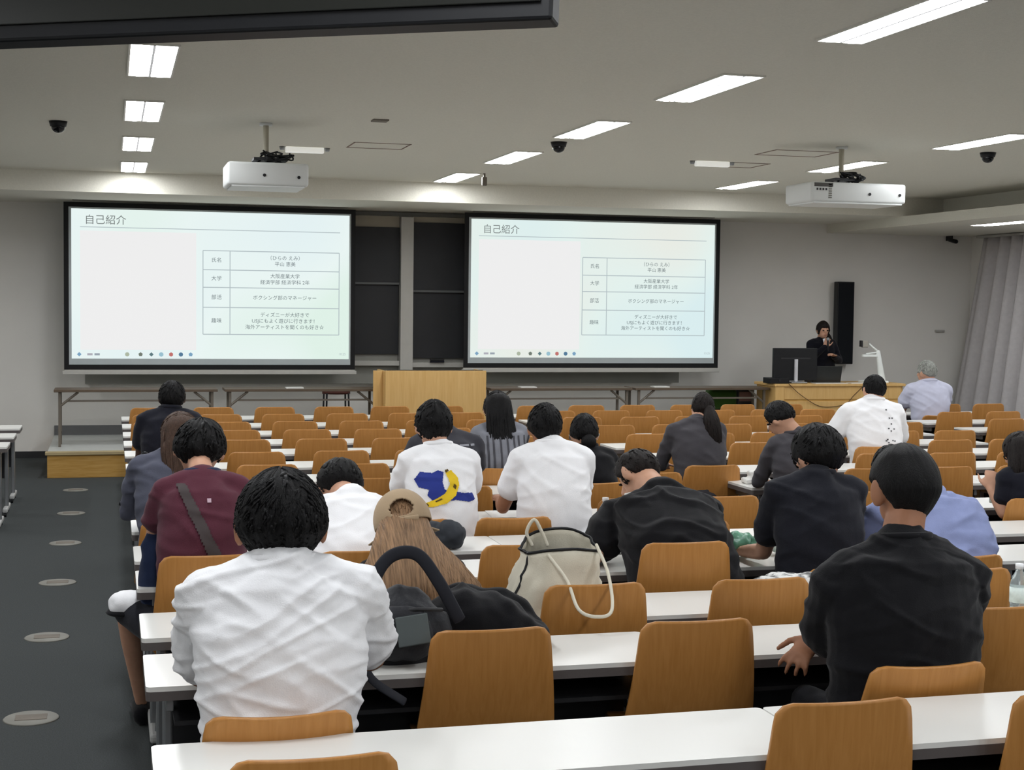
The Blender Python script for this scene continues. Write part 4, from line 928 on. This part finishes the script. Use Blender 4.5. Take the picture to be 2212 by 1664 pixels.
r = thing('jacket', 'crumpled black jacket spread beside the black backpack', 'jacket', (1.25, 5.05, .70))
bm = bmesh.new(); tube(bm, [(-.17, .05, .07), (-.05, .02, .13), (.08, .0, .10), (.22, .02, .055)], [(.1, .07), (.12, .1), (.13, .08), (.08, .04)], 24, up=(0, 0, 1)); tube(bm, [(-.05, .15, .14), (.1, .12, .13), (.22, .1, .06)], [.07, .07, .045], 16); remesh(bm, 'fabric', C_black, .009, r, 2, crumple(.02, 8, 5))
# tote bag
r = thing('tote_bag', 'cream canvas tote bag with black edging, open top, on a chair', 'bag', (1.68, 5.62, .44))
bm = bmesh.new(); n = 56; rows = 22; vs = []
for j in range(rows+1):
    t = j/rows; row = []
    for i in range(n):
        a = 2*PI*i/n; ca, sa = math.cos(a), math.sin(a)
        wx = .235*(1-t)+.155*t; wy = .12*(1-t**2)+.075*t
        k = 1+.13*noise.noise(Vector((ca*2+4, sa*2, t*5)))+.09*noise.noise(Vector((ca*3, sa*5, t*12+ca*3)))
        x = wx*k*(abs(ca)**.75)*(1 if ca > 0 else -1)-.035*(1-t); y = wy*k*(abs(sa)**.75)*(1 if sa > 0 else -1)
        row.append(bm.verts.new((x+.03*t, y, .03+.50*t+(-.02*math.cos(2*a)+.03*sa)*t)))
    vs.append(row)
for j in range(rows):
    for i in range(n): bm.faces.new((vs[j][i], vs[j][(i+1) % n], vs[j+1][(i+1) % n], vs[j+1][i]))
bm.faces.new(vs[0][::-1])
top = [v.co.copy() for v in vs[-1]]; seam = [vs[j][int(n*.58)].co.copy() for j in range(rows+1)]
o = link('canvas_body', bm, C_cream, r, True); s_ = o.modifiers.new('s', 'SOLIDIFY'); s_.thickness = .004
bm = bmesh.new(); tube(bm, top+[top[0]], [.006]*(n+1), 8, caps=None); link('black_rim', bm, M_black, r, True)
bm = bmesh.new(); tube(bm, [p+Vector((0, -.004, 0)) for p in seam], [.005]*len(seam), 8); link('black_piping', bm, M_black, r, True)
bm = bmesh.new(); tube(bm, curve_pts([(-.04, -.08, .50), (.0, -.2, .42), (.0, -.35, .34), (.05, -.42, .325), (.12, -.38, .34), (.165, -.2, .44), (.165, -.05, .53)], 7), [.0065]*43, 10); link('strap', bm, C_cream, r, True)
bm = bmesh.new(); tube(bm, curve_pts([(-.07, .05, .52), (-.09, .06, .57), (-.06, .06, .62), (-.03, .05, .57), (-.01, .04, .52)], 6), [.007]*25, 10); link('back_handle', bm, C_cream, r, True)
bm = bmesh.new(); box(bm, -.08, .1, -.04, .04, .36, .5, .02, 3); remesh(bm, 'contents', mat('tote_contents', (98, 96, 92), .5, .4, 30), .008, r, 1, crumple(.012, 20, 3))
def bottle(x, y, z, h_, rad, label, body_rgb, cap_rgb, lab_rgb, tilt=0):
    r = thing('drink_bottle', label, 'bottle', (x, y, z)); k = body_rgb
    m = mat('bottle_clear_%d' % int(x*100), k, .15, .02, trans=.75, ior=1.33)
    bm = bmesh.new(); prof = [(0, rad*.9), (.02, rad), (.3, rad*.97), (.34, rad*.93), (.38, rad), (.68, rad), (.8, rad*.75), (.88, rad*.42), (.93, rad*.4)]
    tube(bm, [(0, 0, p*h_) for p, _ in prof], [q for _, q in prof], 24, up=(0, 1, 0), caps=True); link('bottle_body', bm, m, r, True)
    bm = bmesh.new(); tube(bm, [(0, 0, h_*.92), (0, 0, h_)], [rad*.46, rad*.46], 20, up=(0, 1, 0), caps=True); link('cap', bm, mat('cap_%d' % int(x*100), cap_rgb, .4), r, True)
    bm = bmesh.new(); tube(bm, [(0, 0, h_*.4), (0, 0, h_*.64)], [rad*1.02, rad*1.02], 24, up=(0, 1, 0), caps=True); link('paper_label', bm, mat('label_%d' % int(x*100), lab_rgb, .5, .2, 30), r, True)
    return r
bottle(3.35, 4.98, .701, .245, .034, 'clear plastic water bottle with white cap standing at the right frame edge', (225, 235, 236), (240, 242, 244), (222, 236, 230))
bottle(2.43, 7.2, .701, .235, .036, 'clear plastic bottle standing on the table behind the cream tote bag', (214, 206, 200), (225, 222, 220), (210, 196, 188))
bottle(5.17, 7.97, .745, .15, .028, 'small bottle with a blue cap held by the woman at the right frame edge', (200, 206, 196), (60, 110, 190), (150, 140, 90))
# folded dark cap / pouch on the table beside the woman
r = thing('dark_pouch', 'dark grey crumpled pouch lying on the table behind the woman in the cap', 'pouch', (1.57, 6.95, .63))
bm = bmesh.new(); ell(bm, (-.03, .30, .135), (.12, .09, .065)); ell(bm, (.05, .24, .14), (.08, .08, .075)); remesh(bm, 'fabric', mat('pouch_cloth', (48, 52, 58), .8, .2, 12), .008, r, 1, crumple(.012, 14, 9))
# green plastic bag
r = thing('plastic_bag', 'crumpled green and white plastic bag on the table beside the person in navy', 'bag', (2.97, 6.7, .701))
Mg = mat('green_plastic', (92, 150, 122), .35, .45, 16, spec=.6)
bm = bmesh.new(); ell(bm, (-.04, 0, .062), (.085, .075, .06), None, 32, 24); ell(bm, (.05, .01, .05), (.06, .07, .045), None, 32, 24); remesh(bm, 'film', Mg, .006, r, 0, crumple(.022, 16, 11))
bm = bmesh.new(); ell(bm, (.19, .0, .06), (.05, .05, .055), None, 24, 16); remesh(bm, 'white_film', mat('white_plastic', (190, 198, 190), .4, .2, 30), .006, r, 0, crumple(.02, 20, 12))
# patterned pouch on the chair
r = thing('patterned_pouch', 'grey and white patterned pouch lying on the chair seat below the person in navy', 'pouch', (2.7, 5.68, .705))
Mp = mat('pattern_cloth', (168, 166, 160), .8, .0, 22)
e = MATS['pattern_cloth'].node_tree.nodes['Color Ramp'].color_ramp.elements; e[0].color = (.12, .12, .12, 1); e[1].color = (.72, .72, .7, 1); e[0].position = .42; e[1].position = .55
bm = bmesh.new(); tube(bm, [(-.2, 0, .035), (0, 0, .06), (.16, .0, .05), (.25, -.05, .0)], [(.06, .03), (.09, .045), (.08, .045), (.04, .03)], 24, up=(0, 0, 1)); remesh(bm, 'fabric', Mp, .007, r, 1, crumple(.012, 16, 13))
# white crumpled bag on the table by the bowed person
r = thing('tissue_pack', 'crumpled white paper bag on the table left of the bowed person', 'paper bag', (4.3, 9.5, .701))
bm = bmesh.new(); box(bm, -.06, .04, -.04, .04, .0, .09, .02, 2); box(bm, -.1, .09, -.05, .05, .0, .035, .01, 2); remesh(bm, 'paper', M_white, .008, r, 0, crumple(.012, 18, 14))
# open magazine
r = thing('open_magazine', 'open pale magazine lying on the table in front of the man in maroon', 'magazine', (.95, 9.4, .701), .06)
for s in (-1, 1):
    bm = bmesh.new(); vs = [[bm.verts.new((s*.23*u, y, .008+.018*math.sin(PI*min(1, u*1.15)))) for u in [k/8 for k in range(9)]] for y in (-.16, .16)]
    for i in range(8): bm.faces.new((vs[0][i], vs[0][i+1], vs[1][i+1], vs[1][i]))
    o = link('page', bm, mat('magazine_page%d' % s, (188, 184, 160), .6, .2, 20), r, True); q = o.modifiers.new('s', 'SOLIDIFY'); q.thickness = .008; q.offset = -1
# worksheets
for x, y, z, rz, lb in ((2.42, 7.05, .7, .5, 'white worksheet raised beside the slumped person in black'), (2.2, 8.32, .7, -.1, 'white worksheet under the forearm of the person in the plain white shirt'), (.42, 5.02, .7, .1, 'white sheet on the table at the left elbow of the man in the white shirt')):
    bm = bmesh.new(); box(bm, -.1, .1, -.14, .14, .001, .004); tag(link('worksheet', bm, M_white, loc=(x, y, z)), lb, 'paper').rotation_euler = (0, 0, rz)
# umbrella and pink pouch at the aisle end
r = thing('umbrella', 'black folded umbrella hanging at the aisle end of a far table', 'umbrella', (.1, 9.3, .66))
bm = bmesh.new(); tube(bm, [(.06, 0, .27), (.02, 0, .13), (-.045, 0, .02)], [.018, .026, .012], 14); link('canopy', bm, C_black, r, True)
bm = bmesh.new(); tube(bm, curve_pts([(.06, 0, .27), (.075, 0, .31), (.1, 0, .33), (.12, 0, .3)], 4), [.008]*13, 8); link('handle', bm, M_black, r, True)
r = thing('pink_pouch', 'pale pink pouch hanging beside the black umbrella', 'pouch', (.17, 9.28, .70))
bm = bmesh.new(); ell(bm, (0, 0, .05), (.035, .03, .05)); ell(bm, (.03, 0, .12), (.03, .03, .05)); remesh(bm, 'fabric', cloth('pink_cloth', (190, 160, 168), .25), .007, r, 1, crumple(.008, 20, 15))
# navy jacket on the chair of the man in maroon
r = thing('navy_jacket', 'navy jacket hanging down at the left of the man in the maroon polo', 'jacket', (.15, 6.5, .5))
bm = bmesh.new(); tube(bm, [(.06, 0, .48), (.03, .0, .36), (.02, 0, .2), (.03, 0, .05)], [(.03, .03), (.06, .04), (.06, .045), (.05, .04)], 20, up=(0, 1, 0)); remesh(bm, 'fabric', C_jean, .009, r, 1, crumple(.012, 10, 16))
# sports shorts leg seen in the aisle: pale towel over the knee
r = thing('towel', 'white towel with black trim lying over the knee in the aisle', 'towel', (.055, 6.58, .55))
bm = bmesh.new(); ell(bm, (.02, 0, .06), (.09, .08, .06)); remesh(bm, 'cloth', C_white, .008, r, 1, crumple(.01, 12, 17)); bm = bmesh.new(); ell(bm, (.02, 0, .025), (.1, .085, .022)); link('black_trim', bm, C_black, r, True)
# the prototypes' labels were set when first placed; nothing is left over
